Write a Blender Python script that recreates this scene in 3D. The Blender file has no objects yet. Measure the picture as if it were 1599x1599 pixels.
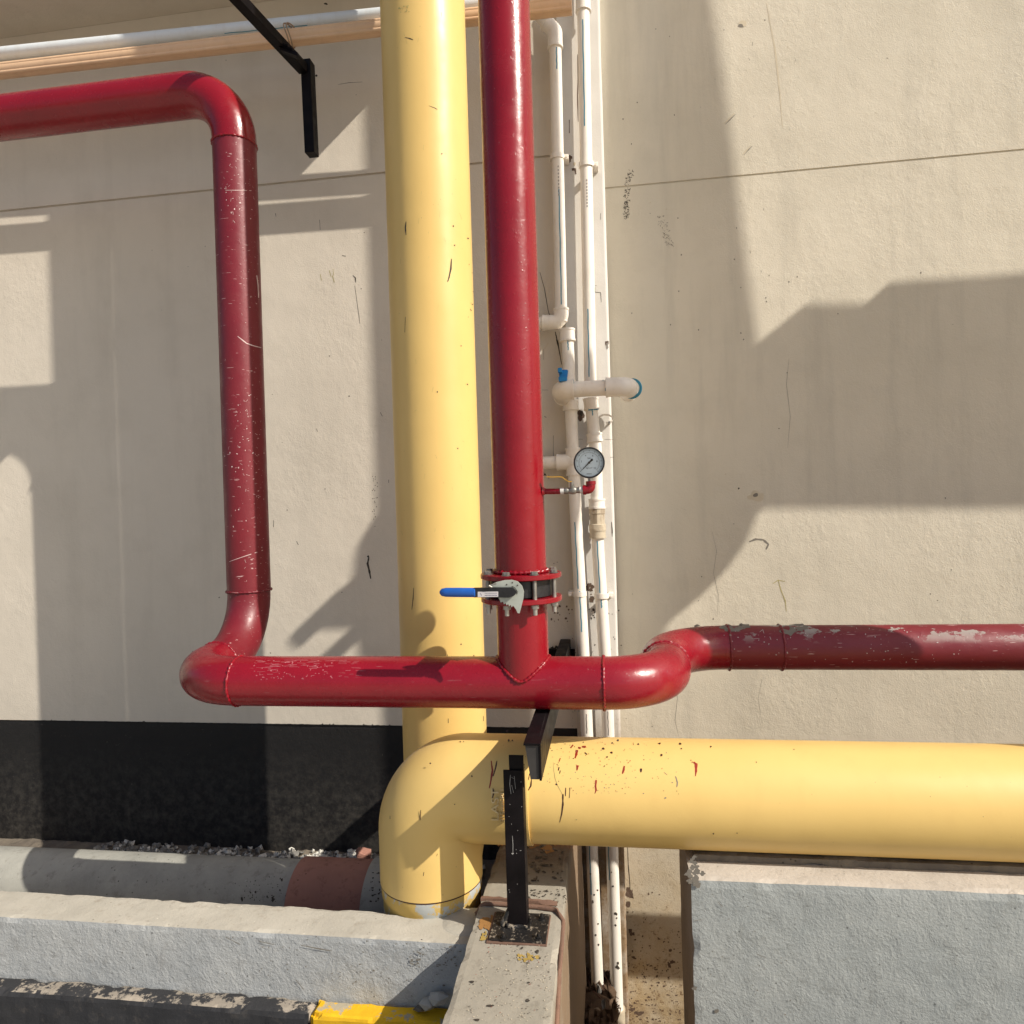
import bpy, bmesh, math, random
from mathutils import Vector, Matrix, noise
random.seed(7)
R = math.radians
scene = bpy.context.scene

# ------------------------------------------------------------------ camera
F = 1080.0                       # focal length in pixels of the 1599 px picture
EYE = 1.50
YAW, PITCH, ROLL = R(8.0), 0.0074, 0.030
fw = Vector((-math.sin(YAW)*math.cos(PITCH), math.cos(YAW)*math.cos(PITCH), -math.sin(PITCH)))
r0 = Vector((math.cos(YAW), math.sin(YAW), 0))
u0 = r0.cross(fw)
RT = (r0 - ROLL*u0).normalized()
UP = (u0 + ROLL*r0).normalized()
CAM = Vector((0, 0, EYE))
cd = bpy.data.cameras.new('camera'); cam = bpy.data.objects.new('camera', cd)
scene.collection.objects.link(cam); scene.camera = cam
cd.sensor_width = 36; cd.lens = F/1599*36; cd.clip_start = .05; cd.clip_end = 400
m = Matrix((RT, UP, -fw)).transposed().to_4x4(); m.translation = CAM
cam.matrix_world = m

# ------------------------------------------------------------------ light
SUN = Vector((2.14, -1.0, 1.85)).normalized()
world = bpy.data.worlds.new('World'); scene.world = world; world.use_nodes = True
wn = world.node_tree; bgn = wn.nodes['Background']
sky = wn.nodes.new('ShaderNodeTexSky'); sky.sky_type = 'NISHITA'; sky.sun_disc = False
sky.sun_elevation = math.asin(SUN.z); sky.sun_rotation = math.atan2(SUN.x, SUN.y)
sky.air_density = 1.0; sky.dust_density = 2.5; sky.ozone_density = 1.0
wn.links.new(sky.outputs[0], bgn.inputs[0]); bgn.inputs[1].default_value = .10
sd = bpy.data.lights.new('sun', 'SUN'); sd.energy = 5.0; sd.angle = R(.42); sd.color = (1, .93, .82)
so = bpy.data.objects.new('sun', sd); scene.collection.objects.link(so)
so.rotation_euler = (-SUN).to_track_quat('-Z', 'Y').to_euler()
scene.view_settings.view_transform = 'Standard'; scene.view_settings.look = 'None'
scene.view_settings.gamma = 1.0
scene.view_settings.exposure = 0.18

# ------------------------------------------------------------------ pixel / surface helpers
def ray(px, py):
    return (fw + RT*((px-799.5)/F) - UP*((py-799.5)/F))
def at(px, py, Y):
    d = ray(px, py); return CAM + d*(Y/d.y)
def atz(px, py, z):
    d = ray(px, py); return CAM + d*((z-EYE)/d.z)
def hit_plane(Y):
    def f(px, py, e=.0005): return at(px, py, Y-e)
    return f
def hit_top(z):
    def f(px, py, e=.0005): return atz(px, py, z+e)
    return f
def hit_cyl(a, b, r):
    a = Vector(a); ax = (Vector(b)-a).normalized()
    def f(px, py, e=.0005):
        d = ray(px, py); o = CAM-a; rr = r+e
        dd = d-ax*d.dot(ax); oo = o-ax*o.dot(ax)
        A = dd.dot(dd); B = 2*dd.dot(oo); C = oo.dot(oo)-rr*rr
        D = B*B-4*A*C
        if D < 0: D = 0
        return CAM+d*((-B-math.sqrt(D))/(2*A))
    return f

# ------------------------------------------------------------------ object helpers
COL = scene.collection
def tag(o, label=None, cat=None, group=None, kind=None):
    if label: o['label'] = label
    if cat: o['category'] = cat
    if group: o['group'] = group
    if kind: o['kind'] = kind
    return o
def empty(name, loc, label, cat, group=None):
    o = bpy.data.objects.new(name, None); COL.objects.link(o); o.location = loc
    o.empty_display_size = .1
    return tag(o, label, cat, group)
def wloc(o):
    v = Vector((0, 0, 0))
    while o is not None: v = v+Vector(o.location); o = o.parent
    return v
def obj(name, bm, mats, parent=None, smooth=None):
    """link a bmesh built in world coordinates as ONE mesh object"""
    me = bpy.data.meshes.new(name); bm.normal_update(); bm.to_mesh(me); bm.free()
    if not isinstance(mats, (list, tuple)): mats = [mats]
    for mm in mats: me.materials.append(mm)
    if smooth is not None:
        me.polygons.foreach_set('use_smooth', [True]*len(me.polygons))
        me.set_sharp_from_angle(angle=R(smooth))
    o = bpy.data.objects.new(name, me); COL.objects.link(o)
    if parent is not None:
        o.parent = parent; o.location = -wloc(parent)
    return o
def dupmesh(o, offset, parent):
    c = o.copy(); COL.objects.link(c); c.parent = parent
    c.location = Vector(o.location)+Vector(offset); return c

def quad(bm, ps, mi=0):
    f = bm.faces.new([bm.verts.new(p) for p in ps]); f.material_index = mi; return f
def box(bm, lo, hi, mi=0, bevel=0.0):
    x0, y0, z0 = lo; x1, y1, z1 = hi
    b = bmesh.new()
    vs = [b.verts.new(p) for p in ((x0,y0,z0),(x1,y0,z0),(x1,y1,z0),(x0,y1,z0),(x0,y0,z1),(x1,y0,z1),(x1,y1,z1),(x0,y1,z1))]
    for q in ((3,2,1,0),(4,5,6,7),(0,1,5,4),(1,2,6,5),(2,3,7,6),(3,0,4,7)): b.faces.new([vs[i] for i in q])
    if bevel: bmesh.ops.bevel(b, geom=b.edges[:], offset=bevel, segments=2, affect='EDGES', profile=.6)
    merge(bm, b, mi)
def merge(bm, b, mi=0, mat=None):
    if mat is not None: bmesh.ops.transform(b, matrix=mat, verts=b.verts[:])
    vm = {v: bm.verts.new(v.co) for v in b.verts}
    for f in b.faces:
        try: g = bm.faces.new([vm[v] for v in f.verts]); g.material_index = mi; g.smooth = f.smooth
        except ValueError: pass
    b.free()
def rough_box(bm, lo, hi, step=.02, amp=.004, edge=.008, mi=0, seed=0, faces='xXyYzZ', sc=9):
    """a cast concrete block: subdivided faces, wavering skin and chipped edges"""
    x0, y0, z0 = lo; x1, y1, z1 = hi
    b = bmesh.new(); cache = {}
    n = [max(1, int(round((hi[i]-lo[i])/step))) for i in range(3)]
    def v(i, j, k):
        key = (i, j, k)
        if key in cache: return cache[key]
        p = Vector((x0+(x1-x0)*i/n[0], y0+(y1-y0)*j/n[1], z0+(z1-z0)*k/n[2]))
        onx = i in (0, n[0]); ony = j in (0, n[1]); onz = k in (0, n[2])
        nrm = Vector(((i == n[0])-(i == 0), (j == n[1])-(j == 0), (k == n[2])-(k == 0)))
        q = p+Vector((seed*3.1, seed*1.7, seed))
        d = amp*noise.noise(q*sc)+amp*.5*noise.noise(q*sc*3.3)
        if onx+ony+onz >= 2:
            c = noise.noise(q*14)+.6*noise.noise(q*37)
            d -= edge*(.35+max(0, c)*1.6)
        cache[key] = b.verts.new(p+nrm.normalized()*d); return cache[key]
    def sheet(ax, val, flip):
        o = [a for a in range(3) if a != ax]
        for a in range(n[o[0]]):
            for c in range(n[o[1]]):
                ids = []
                for da, dc in ((0,0),(1,0),(1,1),(0,1)):
                    t = [0,0,0]; t[ax] = val; t[o[0]] = a+da; t[o[1]] = c+dc; ids.append(v(*t))
                if flip: ids.reverse()
                b.faces.new(ids)
    if 'x' in faces: sheet(0, 0, True)
    if 'X' in faces: sheet(0, n[0], False)
    if 'y' in faces: sheet(1, 0, False)
    if 'Y' in faces: sheet(1, n[1], True)
    if 'z' in faces: sheet(2, 0, True)
    if 'Z' in faces: sheet(2, n[2], False)
    merge(bm, b, mi)
def frame(d):
    d = d.normalized(); h = Vector((0,0,1)) if abs(d.z) < .9 else Vector((1,0,0))
    a = d.cross(h).normalized(); return a, d.cross(a).normalized()
def fillet(pts, rads, step=R(6)):
    """polyline with arcs of the given radius at its inner corners"""
    pts = [Vector(p) for p in pts]; out = [pts[0]]
    for i in range(1, len(pts)-1):
        p, a, b = pts[i], (pts[i-1]-pts[i]).normalized(), (pts[i+1]-pts[i]).normalized()
        rr = rads[i-1] if isinstance(rads, (list, tuple)) else rads
        ang = a.angle(b); turn = math.pi-ang
        if turn < 1e-3 or rr <= 0: out.append(p); continue
        t = rr/math.tan(ang/2)
        c = p+(a+b).normalized()*(rr/math.sin(ang/2))
        s = p+a*t-c; e = p+b*t-c; nn = max(2, int(turn/step))
        axs = s.cross(e).normalized()
        for k in range(nn+1): out.append(c+Matrix.Rotation(turn*k/nn, 3, axs)@s)
    out.append(pts[-1]); return out
def tube(bm, path, r, seg=40, mi=0, cap=True, wob=0.0):
    """sweep a circle; r is a number or a list of radii"""
    path = [Vector(p) for p in path]; n = len(path)
    dirs = []
    for i in range(n):
        d = (path[min(i+1, n-1)]-path[max(i-1, 0)])
        dirs.append(d.normalized())
    a, _ = frame(dirs[0]); rings = []
    for i in range(n):
        if i:
            ax = dirs[i-1].cross(dirs[i])
            if ax.length > 1e-7: a = Matrix.Rotation(dirs[i-1].angle(dirs[i]), 3, ax.normalized())@a
        a = (a-dirs[i]*a.dot(dirs[i])).normalized(); c = dirs[i].cross(a)
        ri = r[i] if isinstance(r, (list, tuple)) else r
        rings.append([bm.verts.new(path[i]+(a*math.cos(t)+c*math.sin(t))*(ri+(wob*noise.noise((path[i]+a*math.cos(t)*ri*6)*40) if wob else 0)))
                      for t in (2*math.pi*k/seg for k in range(seg))])
    for i in range(n-1):
        for k in range(seg):
            f = bm.faces.new((rings[i][k], rings[i][(k+1) % seg], rings[i+1][(k+1) % seg], rings[i+1][k]))
            f.material_index = mi; f.smooth = True
    if cap:
        f = bm.faces.new(rings[0][::-1]); f.material_index = mi
        f = bm.faces.new(rings[-1]); f.material_index = mi
def sub(path, n):
    out = []
    for a, b in zip(path[:-1], path[1:]):
        for k in range(n): out.append(Vector(a).lerp(Vector(b), k/n))
    out.append(Vector(path[-1])); return out
def lathe(bm, c, ax, prof, seg=40, mi=0):
    """profile of (distance along axis, radius)"""
    c = Vector(c); ax = Vector(ax).normalized(); a, b = frame(ax); rings = []
    for h, r in prof:
        if r < 1e-6: rings.append([bm.verts.new(c+ax*h)]*seg); continue
        rings.append([bm.verts.new(c+ax*h+(a*math.cos(2*math.pi*k/seg)+b*math.sin(2*math.pi*k/seg))*r) for k in range(seg)])
    for i in range(len(rings)-1):
        for k in range(seg):
            vs = [rings[i][k], rings[i][(k+1) % seg], rings[i+1][(k+1) % seg], rings[i+1][k]]
            vv = []
            for x in vs:
                if x not in vv: vv.append(x)
            if len(vv) > 2:
                f = bm.faces.new(vv); f.material_index = mi
def weld(bm, c, ax, r, w=.005, mi=0, seg=90, ph=0):
    """a lumpy weld bead round a pipe"""
    a, b = frame(Vector(ax)); pts = []; rads = []
    for k in range(seg+1):
        t = 2*math.pi*k/seg
        j = noise.noise(Vector((math.cos(t)*9+ph, math.sin(t)*9, ph)))
        pts.append(Vector(c)+(a*math.cos(t)+b*math.sin(t))*(r+.0012*j)+Vector(ax).normalized()*.002*noise.noise(Vector((t*5, ph, 0))))
        rads.append(w*(1+.35*math.sin(k*2.1+j*2)+.3*j))
    tube(bm, pts, rads, 10, mi, cap=False)
def ribbon(bm, pts, w, hit, mi=1, jit=.25, e=.0005):
    """a painted or scratched line lying on a surface; pts in picture pixels, w the widths in pixels"""
    e += random.uniform(0, .0002); n = len(pts); L = []; Rr = []
    if not isinstance(w, (list, tuple)): w = [w*(.55 if i in (0, n-1) else 1) for i in range(n)]
    dens = []
    for i in range(n-1):
        for k in range(3): 
            t = k/3; dens.append((pts[i][0]*(1-t)+pts[i+1][0]*t, pts[i][1]*(1-t)+pts[i+1][1]*t, w[i]*(1-t)+w[i+1]*t))
    dens.append((pts[-1][0], pts[-1][1], w[-1]))
    for i, (x, y, ww) in enumerate(dens):
        a = dens[max(0, i-1)]; b = dens[min(len(dens)-1, i+1)]
        dx, dy = b[0]-a[0], b[1]-a[1]; l = math.hypot(dx, dy) or 1
        nx, ny = -dy/l, dx/l; q = ww/2*(1+random.uniform(-jit, jit))
        L.append(bm.verts.new(hit(x+nx*q, y+ny*q, e))); Rr.append(bm.verts.new(hit(x-nx*q, y-ny*q, e)))
    for i in range(len(L)-1):
        f = bm.faces.new((L[i], L[i+1], Rr[i+1], Rr[i])); f.material_index = mi
def blob(bm, px, py, rx, ry, hit, mi=1, n=10, jit=.3, e=.0006, rot=0):
    e += random.uniform(0, .00035); c = bm.verts.new(hit(px, py, e)); vs = []
    for k in range(n):
        t = 2*math.pi*k/n; q = 1+random.uniform(-jit, jit)
        x, y = rx*q*math.cos(t), ry*q*math.sin(t)
        vs.append(bm.verts.new(hit(px+x*math.cos(rot)-y*math.sin(rot), py+x*math.sin(rot)+y*math.cos(rot), e)))
    for k in range(n):
        f = bm.faces.new((c, vs[k], vs[(k+1) % n])); f.material_index = mi
def prism(bm, pts, d, mi=0, bevel=0):
    """outline (3-D points) extruded by the vector d"""
    b = bmesh.new(); vs = [b.verts.new(p) for p in pts]; f = b.faces.new(vs)
    g = bmesh.ops.extrude_face_region(b, geom=[f]); nv = [e for e in g['geom'] if isinstance(e, bmesh.types.BMVert)]
    bmesh.ops.translate(b, verts=nv, vec=d); bmesh.ops.recalc_face_normals(b, faces=b.faces[:])
    if bevel: bmesh.ops.bevel(b, geom=b.edges[:], offset=bevel, segments=2, affect='EDGES')
    merge(bm, b, mi)

# ------------------------------------------------------------------ materials
class NT:
    def __init__(s, name):
        s.m = bpy.data.materials.new(name); s.m.use_nodes = True; s.t = s.m.node_tree
        s.b = s.t.nodes['Principled BSDF']; s.tc = s.t.nodes.new('ShaderNodeTexCoord').outputs['Object']
    def n(s, typ, **kw):
        x = s.t.nodes.new(typ)
        for k, v in kw.items(): setattr(x, k, v)
        return x
    def set(s, sock, v):
        if isinstance(v, bpy.types.NodeSocket): s.t.links.new(v, sock)
        else: sock.default_value = v
    def noise(s, scale, detail=4, rough=.55, stretch=None, dist=0, off=0):
        mp = s.n('ShaderNodeMapping'); s.t.links.new(s.tc, mp.inputs[0])
        mp.inputs['Location'].default_value = (off, off*1.3, off*.7)
        if stretch: mp.inputs['Scale'].default_value = stretch
        x = s.n('ShaderNodeTexNoise'); s.t.links.new(mp.outputs[0], x.inputs['Vector'])
        x.inputs['Scale'].default_value = scale; x.inputs['Detail'].default_value = detail
        x.inputs['Roughness'].default_value = rough; x.inputs['Distortion'].default_value = dist
        return x.outputs['Fac']
    def voro(s, scale, feature='F1', stretch=None, off=0):
        mp = s.n('ShaderNodeMapping'); s.t.links.new(s.tc, mp.inputs[0]); mp.inputs['Location'].default_value = (off, off, off)
        if stretch: mp.inputs['Scale'].default_value = stretch
        x = s.n('ShaderNodeTexVoronoi', feature=feature); s.t.links.new(mp.outputs[0], x.inputs['Vector'])
        x.inputs['Scale'].default_value = scale; return x.outputs['Distance']
    def ramp(s, v, lo, hi, a=0.0, b=1.0):
        x = s.n('ShaderNodeMapRange'); s.set(x.inputs[0], v)
        x.inputs[1].default_value = lo; x.inputs[2].default_value = hi
        x.inputs[3].default_value = a; x.inputs[4].default_value = b; return x.outputs[0]
    def math(s, op, a, b=0.0):
        x = s.n('ShaderNodeMath', operation=op); s.set(x.inputs[0], a); s.set(x.inputs[1], b); return x.outputs[0]
    def mix(s, f, a, b):
        x = s.n('ShaderNodeMix', data_type='RGBA'); s.set(x.inputs[0], f)
        for sock, v in ((x.inputs[6], a), (x.inputs[7], b)):
            if isinstance(v, tuple): v = (*v, 1) if len(v) == 3 else v
            s.set(sock, v)
        return x.outputs[2]
    def bump(s, h, dist, strength=1.0, prev=None):
        x = s.n('ShaderNodeBump'); s.set(x.inputs['Height'], h); x.inputs['Distance'].default_value = dist
        x.inputs['Strength'].default_value = strength
        if prev is not None: s.t.links.new(prev, x.inputs['Normal'])
        return x.outputs[0]
    def axis(s, i):
        x = s.n('ShaderNodeSeparateXYZ'); s.t.links.new(s.tc, x.inputs[0]); return x.outputs[i]
    def done(s, color, rough=.6, normal=None, metal=0, spec=.5, coat=0):
        if isinstance(color, tuple): color = (*color, 1)
        s.set(s.b.inputs['Base Color'], color); s.set(s.b.inputs['Roughness'], rough)
        s.set(s.b.inputs['Metallic'], metal); s.b.inputs['Specular IOR Level'].default_value = spec
        if coat: s.b.inputs['Coat Weight'].default_value = coat; s.b.inputs['Coat Roughness'].default_value = .12
        if normal is not None: s.t.links.new(normal, s.b.inputs['Normal'])
        return s.m
def flat(name, c, rough=.6, metal=0, bump=0, bs=300, var=.12):
    t = NT(name); f = t.noise(14, 4)
    c2 = tuple(v*(1-var*2) for v in c)
    col = t.mix(t.ramp(f, .35, .7), c, c2)
    nm = t.bump(t.noise(bs, 3), bump) if bump else None
    return t.done(col, t.ramp(t.noise(30, 3), .3, .7, rough*.85, min(1, rough*1.15)), nm, metal)

def plaster(name, c, c2, dirt, coarse=.0016, fine=.0007, off=0, streak=.35, spots=.5, sand=0):
    t = NT(name)
    big = t.noise(1.3, 4, .6, off=off); med = t.noise(5.5, 5, .6, off=off+3)
    col = t.mix(t.ramp(big, .35, .68), c, c2)
    st = t.noise(7, 5, .65, stretch=(1, 1, .10), off=off+9)
    col = t.mix(t.math('MULTIPLY', t.ramp(st, .5, .78), streak), col, dirt)
    col = t.mix(t.math('MULTIPLY', t.ramp(med, .5, .75), .22), col, dirt)
    v = t.voro(9, off=off); sel = t.ramp(t.noise(2.3, 3, off=off+5), .5, .62)
    sp = t.math('MULTIPLY', t.math('MULTIPLY', t.ramp(v, .035, .02), sel), spots)
    col = t.mix(sp, col, (.16, .13, .09))
    # trowelled skin: lumps in patches, fine grain, a few dents
    patch = t.ramp(t.noise(2.6, 4, .6, off=off+21), .38, .66)
    lump = t.noise(42, 6, .62, stretch=(1, 1, .8), dist=.3, off=off+2)
    grain = t.noise(190, 4, .6, off=off+4)
    pit = t.ramp(t.voro(26, off=off+7), .02, .10)
    wave = t.noise(3.2, 3, .5, off=off+11)
    nm = t.bump(wave, .012, .55)
    nm = t.bump(t.math('MULTIPLY', lump, t.ramp(patch, 0, 1, .25, 1)), coarse*3.0, 1, nm)
    nm = t.bump(grain, fine*1.6, .9, nm)
    nm = t.bump(t.math('MULTIPLY', pit, .5), .0012, .5, nm)
    if sand:
        z = t.axis(2)
        low = t.math('MULTIPLY', t.ramp(z, .15, -1.15) if sand == 1 else t.ramp(z, .62, .30), t.ramp(t.noise(9, 5, .7, off=4), .25, .7, .35, 1.3))
        col = t.mix(low, col, (.47, .36, .215) if sand == 1 else (.24, .165, .095))
        g2 = t.noise(60, 5, .7)
        col = t.mix(t.math('MULTIPLY', t.ramp(g2, .56, .68), low), col, (.13, .065, .03))
        mud = t.math('MULTIPLY', t.ramp(z, -.95, -1.45), t.ramp(t.noise(16, 6, .7, off=8), .44, .60))
        col = t.mix(mud, col, (.10, .045, .025))
    return t.done(col, t.ramp(med, .3, .7, .62, .85), nm, spec=.3)

M = {}
M['wall'] = plaster('wall_paint', (.66, .595, .50), (.61, .55, .46), (.49, .44, .365), .0008, .0006, 0)
M['pilaster'] = plaster('pilaster_paint', (.66, .635, .59), (.60, .57, .52), (.50, .46, .40), .0006, .0004, 7, .35, sand=2)
M['wall_right'] = plaster('right_wall_paint', (.64, .585, .475), (.585, .535, .43), (.45, .415, .34), .0010, .0009, 13, .6, .5, sand=1)

def black_base():
    t = NT('black_base_paint'); z = t.axis(2)
    n1 = t.noise(22, 8, .75); n2 = t.noise(60, 5, .7)
    low = t.ramp(z, .36, .0)
    col = t.mix(t.math('MULTIPLY', t.ramp(n1, .42, .75), low), (.016, .015, .015), (.075, .068, .058))
    col = t.mix(t.math('MULTIPLY', t.ramp(n2, .66, .72), .5), col, (.12, .11, .09))
    nm = t.bump(t.noise(40, 5, .6), .003, .8)
    return t.done(col, .62, nm, spec=.3)
M['black_base'] = black_base()

def concrete(name, c, c2, dark, off=0, b=.002, dots=.5, yellow=0, sc=1.0, paint=None, pc=0):
    t = NT(name)
    col = t.mix(t.ramp(t.noise(4*sc, 6, .65, off=off), .35, .68), c, c2)
    col = t.mix(t.math('MULTIPLY', t.ramp(t.noise(26*sc, 6, .7, off=off+2), .55, .72), .55), col, dark)
    sp = t.ramp(t.voro(44*sc, off=off), .16, .08)
    sel = t.ramp(t.noise(15, 3, off=off+6), .5, .6)
    col = t.mix(t.math('MULTIPLY', t.math('MULTIPLY', sp, sel), dots), col, tuple(v*.35 for v in dark))
    pal = t.math('MULTIPLY', t.ramp(t.voro(30*sc, off=off+31), .10, .05), t.ramp(t.noise(9, off=off+16), .5, .62))
    col = t.mix(t.math('MULTIPLY', pal, .6), col, tuple(min(1, v*1.5) for v in c))
    if yellow:
        p = t.ramp(t.noise(7, 6, .75, off=off+12), .60, .64)
        col = t.mix(t.math('MULTIPLY', p, yellow), col, (.50, .30, .03))
    if paint is not None:
        # worn paint: patches of it remain
        p = t.ramp(t.noise(9, 8, .75, off=off+40), .47-pc, .50-pc)
        col = t.mix(p, col, paint)
    nm = t.bump(t.noise(18, 6, .65, stretch=(1, 1, .8), dist=.5, off=off+1), b*1.7, .8)
    nm = t.bump(t.noise(120, 4, .65, off=off+3), b*.7, 1.0, nm)
    return t.done(col, .85, nm, spec=.25)
def stained_shaded_beam():
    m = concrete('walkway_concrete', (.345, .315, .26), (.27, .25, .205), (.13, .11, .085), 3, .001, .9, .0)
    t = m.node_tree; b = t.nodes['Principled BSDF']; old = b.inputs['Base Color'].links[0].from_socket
    tc = t.nodes.new('ShaderNodeTexCoord'); sp = t.nodes.new('ShaderNodeSeparateXYZ'); t.links.new(tc.outputs['Object'], sp.inputs[0])
    nz = t.nodes.new('ShaderNodeTexNoise'); t.links.new(tc.outputs['Object'], nz.inputs[0]); nz.inputs['Scale'].default_value = 11; nz.inputs['Detail'].default_value = 7; nz.inputs['Roughness'].default_value = .7
    def mr(sock, lo, hi, a=0, c=1):
        x = t.nodes.new('ShaderNodeMapRange'); t.links.new(sock, x.inputs[0]); x.inputs[1].default_value = lo; x.inputs[2].default_value = hi; x.inputs[3].default_value = a; x.inputs[4].default_value = c; return x.outputs[0]
    def mul(p, q):
        x = t.nodes.new('ShaderNodeMath'); x.operation = 'MULTIPLY'; t.links.new(p, x.inputs[0]); t.links.new(q, x.inputs[1]); return x.outputs[0]
    def mix(f, p, c):
        x = t.nodes.new('ShaderNodeMix'); x.data_type = 'RGBA'; t.links.new(f, x.inputs[0]); t.links.new(p, x.inputs[6]); x.inputs[7].default_value = (*c, 1); return x.outputs[2]
    col = mix(mul(mr(sp.outputs[1], 2.16, 2.30), mr(nz.outputs[0], .30, .52, .35, .9)), old, (.13, .095, .07))  # darkens the back of the top as painted shade of the yellow pipe
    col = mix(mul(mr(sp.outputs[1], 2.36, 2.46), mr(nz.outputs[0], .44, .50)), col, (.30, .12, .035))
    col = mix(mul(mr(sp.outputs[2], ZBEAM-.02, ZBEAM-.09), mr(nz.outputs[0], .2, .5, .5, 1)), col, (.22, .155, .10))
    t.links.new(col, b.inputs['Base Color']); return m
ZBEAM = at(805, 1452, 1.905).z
M['beam_top'] = stained_shaded_beam()
_unused = concrete('walkway_concrete', (.40, .365, .30), (.33, .30, .25), (.16, .13, .10), 3, .001, .8, .0)
M['kerb_top'] = concrete('kerb_top_concrete', (.47, .44, .375), (.38, .355, .30), (.26, .22, .17), 5, .0018, .5)
M['bluegrey'] = concrete('bluegrey_paint', (.41, .42, .415), (.345, .36, .365), (.24, .235, .225), 8, .0034, .8)
M['bluegrey2'] = concrete('plinth_paint', (.37, .385, .37), (.30, .32, .315), (.20, .205, .19), 18, .0032, .7)
M['plinth_top'] = concrete('plinth_top_concrete', (.52, .47, .41), (.43, .39, .34), (.27, .24, .20), 28, .002, .4)
M['worn_black'] = concrete('worn_black_paint', (.36, .31, .25), (.25, .22, .18), (.10, .09, .08), 11, .002, .6, paint=(.035, .035, .037))
M['worn_yellow'] = concrete('worn_yellow_paint', (.44, .38, .27), (.36, .31, .22), (.16, .13, .09), 14, .0012, .5, paint=(.72, .42, .015), pc=.035)
M['yellow_face'] = concrete('yellow_kerb_paint', (.72, .43, .02), (.66, .38, .015), (.5, .3, .04), 15, .0008, .15)
M['black_face'] = concrete('black_kerb_paint', (.028, .029, .033), (.04, .04, .042), (.10, .09, .08), 16, .001, .5)
M['pavement'] = concrete('pavement_concrete', (.42, .39, .34), (.36, .34, .30), (.25, .23, .2), 22, .001, .3)
M['soil'] = concrete('soil', (.12, .075, .045), (.08, .05, .032), (.05, .03, .02), 25, .004, .8)
M['floor'] = concrete('trench_floor', (.20, .17, .13), (.13, .11, .09), (.06, .05, .045), 29, .003, .8)
M['orange_stain'] = concrete('orange_stain', (.33, .13, .035), (.28, .16, .06), (.10, .06, .04), 31, .001, .9)
M['drain_grey'] = concrete('drain_pipe_cement', (.38, .375, .335), (.26, .26, .235), (.15, .14, .115), 33, .0012, 1.0)
M['drain_red'] = concrete('drain_pipe_red', (.38, .19, .145), (.30, .15, .115), (.10, .05, .035), 35, .0006, .7)
M['rust_mud'] = concrete('rust_brown_cement', (.20, .115, .08), (.15, .09, .065), (.08, .05, .04), 36, .001, .4)
M['hole'] = flat('broken_plaster', (.13, .085, .06), .9, bump=.003, bs=90)

def yellow_pipe():
    t = NT('yellow_pipe_paint')
    col = t.mix(t.ramp(t.noise(3, 4), .35, .7), (.73, .505, .175), (.69, .475, .16))
    col = t.mix(t.math('MULTIPLY', t.ramp(t.noise(11, 5, .6, stretch=(1, 1, .3), off=4), .5, .75), .4), col, (.66, .44, .15))
    sp = t.math('MULTIPLY', t.ramp(t.voro(30, off=2), .05, .03), t.ramp(t.noise(4, 3, off=8), .50, .58))
    col = t.mix(t.math('MULTIPLY', sp, .7), col, (.20, .12, .05))
    nm = t.bump(t.noise(5, 3, .5), .006, .35)
    nm = t.bump(t.noise(160, 3, .5), .0002, .6, nm)
    return t.done(col, t.ramp(t.noise(8, 4), .3, .7, .36, .5), nm, spec=.42)
M['yellow'] = yellow_pipe()

def red_pipe(name, c, c2, rough, chips, scale=1.0, streaks=.0, primer=0):
    t = NT(name)
    col = t.mix(t.ramp(t.noise(6, 4), .35, .7), c, c2)
    f1 = t.math('MULTIPLY', t.ramp(t.noise(95, 6, .75, stretch=(1, 1, .55), off=1), .655, .68), t.ramp(t.noise(7, 4, .6, off=4), .47, .60))
    col = t.mix(t.math('MULTIPLY', f1, chips), col, (.52, .36, .34))
    if streaks:
        s1 = t.ramp(t.noise(60, 3, .5, stretch=(.25, 1, 3.2), off=6), .69, .71)
        col = t.mix(t.math('MULTIPLY', s1, streaks), col, (.60, .42, .40))
    rr = t.ramp(t.noise(20, 4), .3, .7, rough*.8, rough*1.3)
    if primer:
        p = t.math('MULTIPLY', t.ramp(t.noise(11, 7, .7, stretch=(.7, 1, 1.2), off=2.4), .56, .585), t.ramp(t.axis(2), .985, 1.03))
        col = t.mix(p, col, (.32, .30, .27))
    nm = t.bump(t.noise(28, 4, .5), .0012, .7)
    nm = t.bump(t.noise(330, 2, .5), .0002, .8, nm)
    runs = t.ramp(t.noise(70, 3, .6, off=12), .62, .74)
    nm = t.bump(runs, .0006, .7, nm)
    return t.done(col, rr, nm, spec=.5)
M['red'] = red_pipe('red_gloss_paint', (.235, .005, .012), (.20, .004, .010), .24, .35)
M['red_header'] = red_pipe('red_header_paint', (.24, .006, .015), (.20, .005, .013), .25, .4, streaks=.12)
M['red_old_shaded'] = red_pipe('old_shaded_red_paint', (.17, .011, .019), (.15, .010, .017), .40, 1.0, streaks=.7)  # darker maroon base paints in shade; chips and scratches are wear
M['red_primer_shaded'] = red_pipe('worn_shaded_red_paint', (.18, .012, .02), (.155, .011, .018), .42, .9, streaks=.7, primer=1)  # base red darkened for shade too; primer patches and chips are wear

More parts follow.
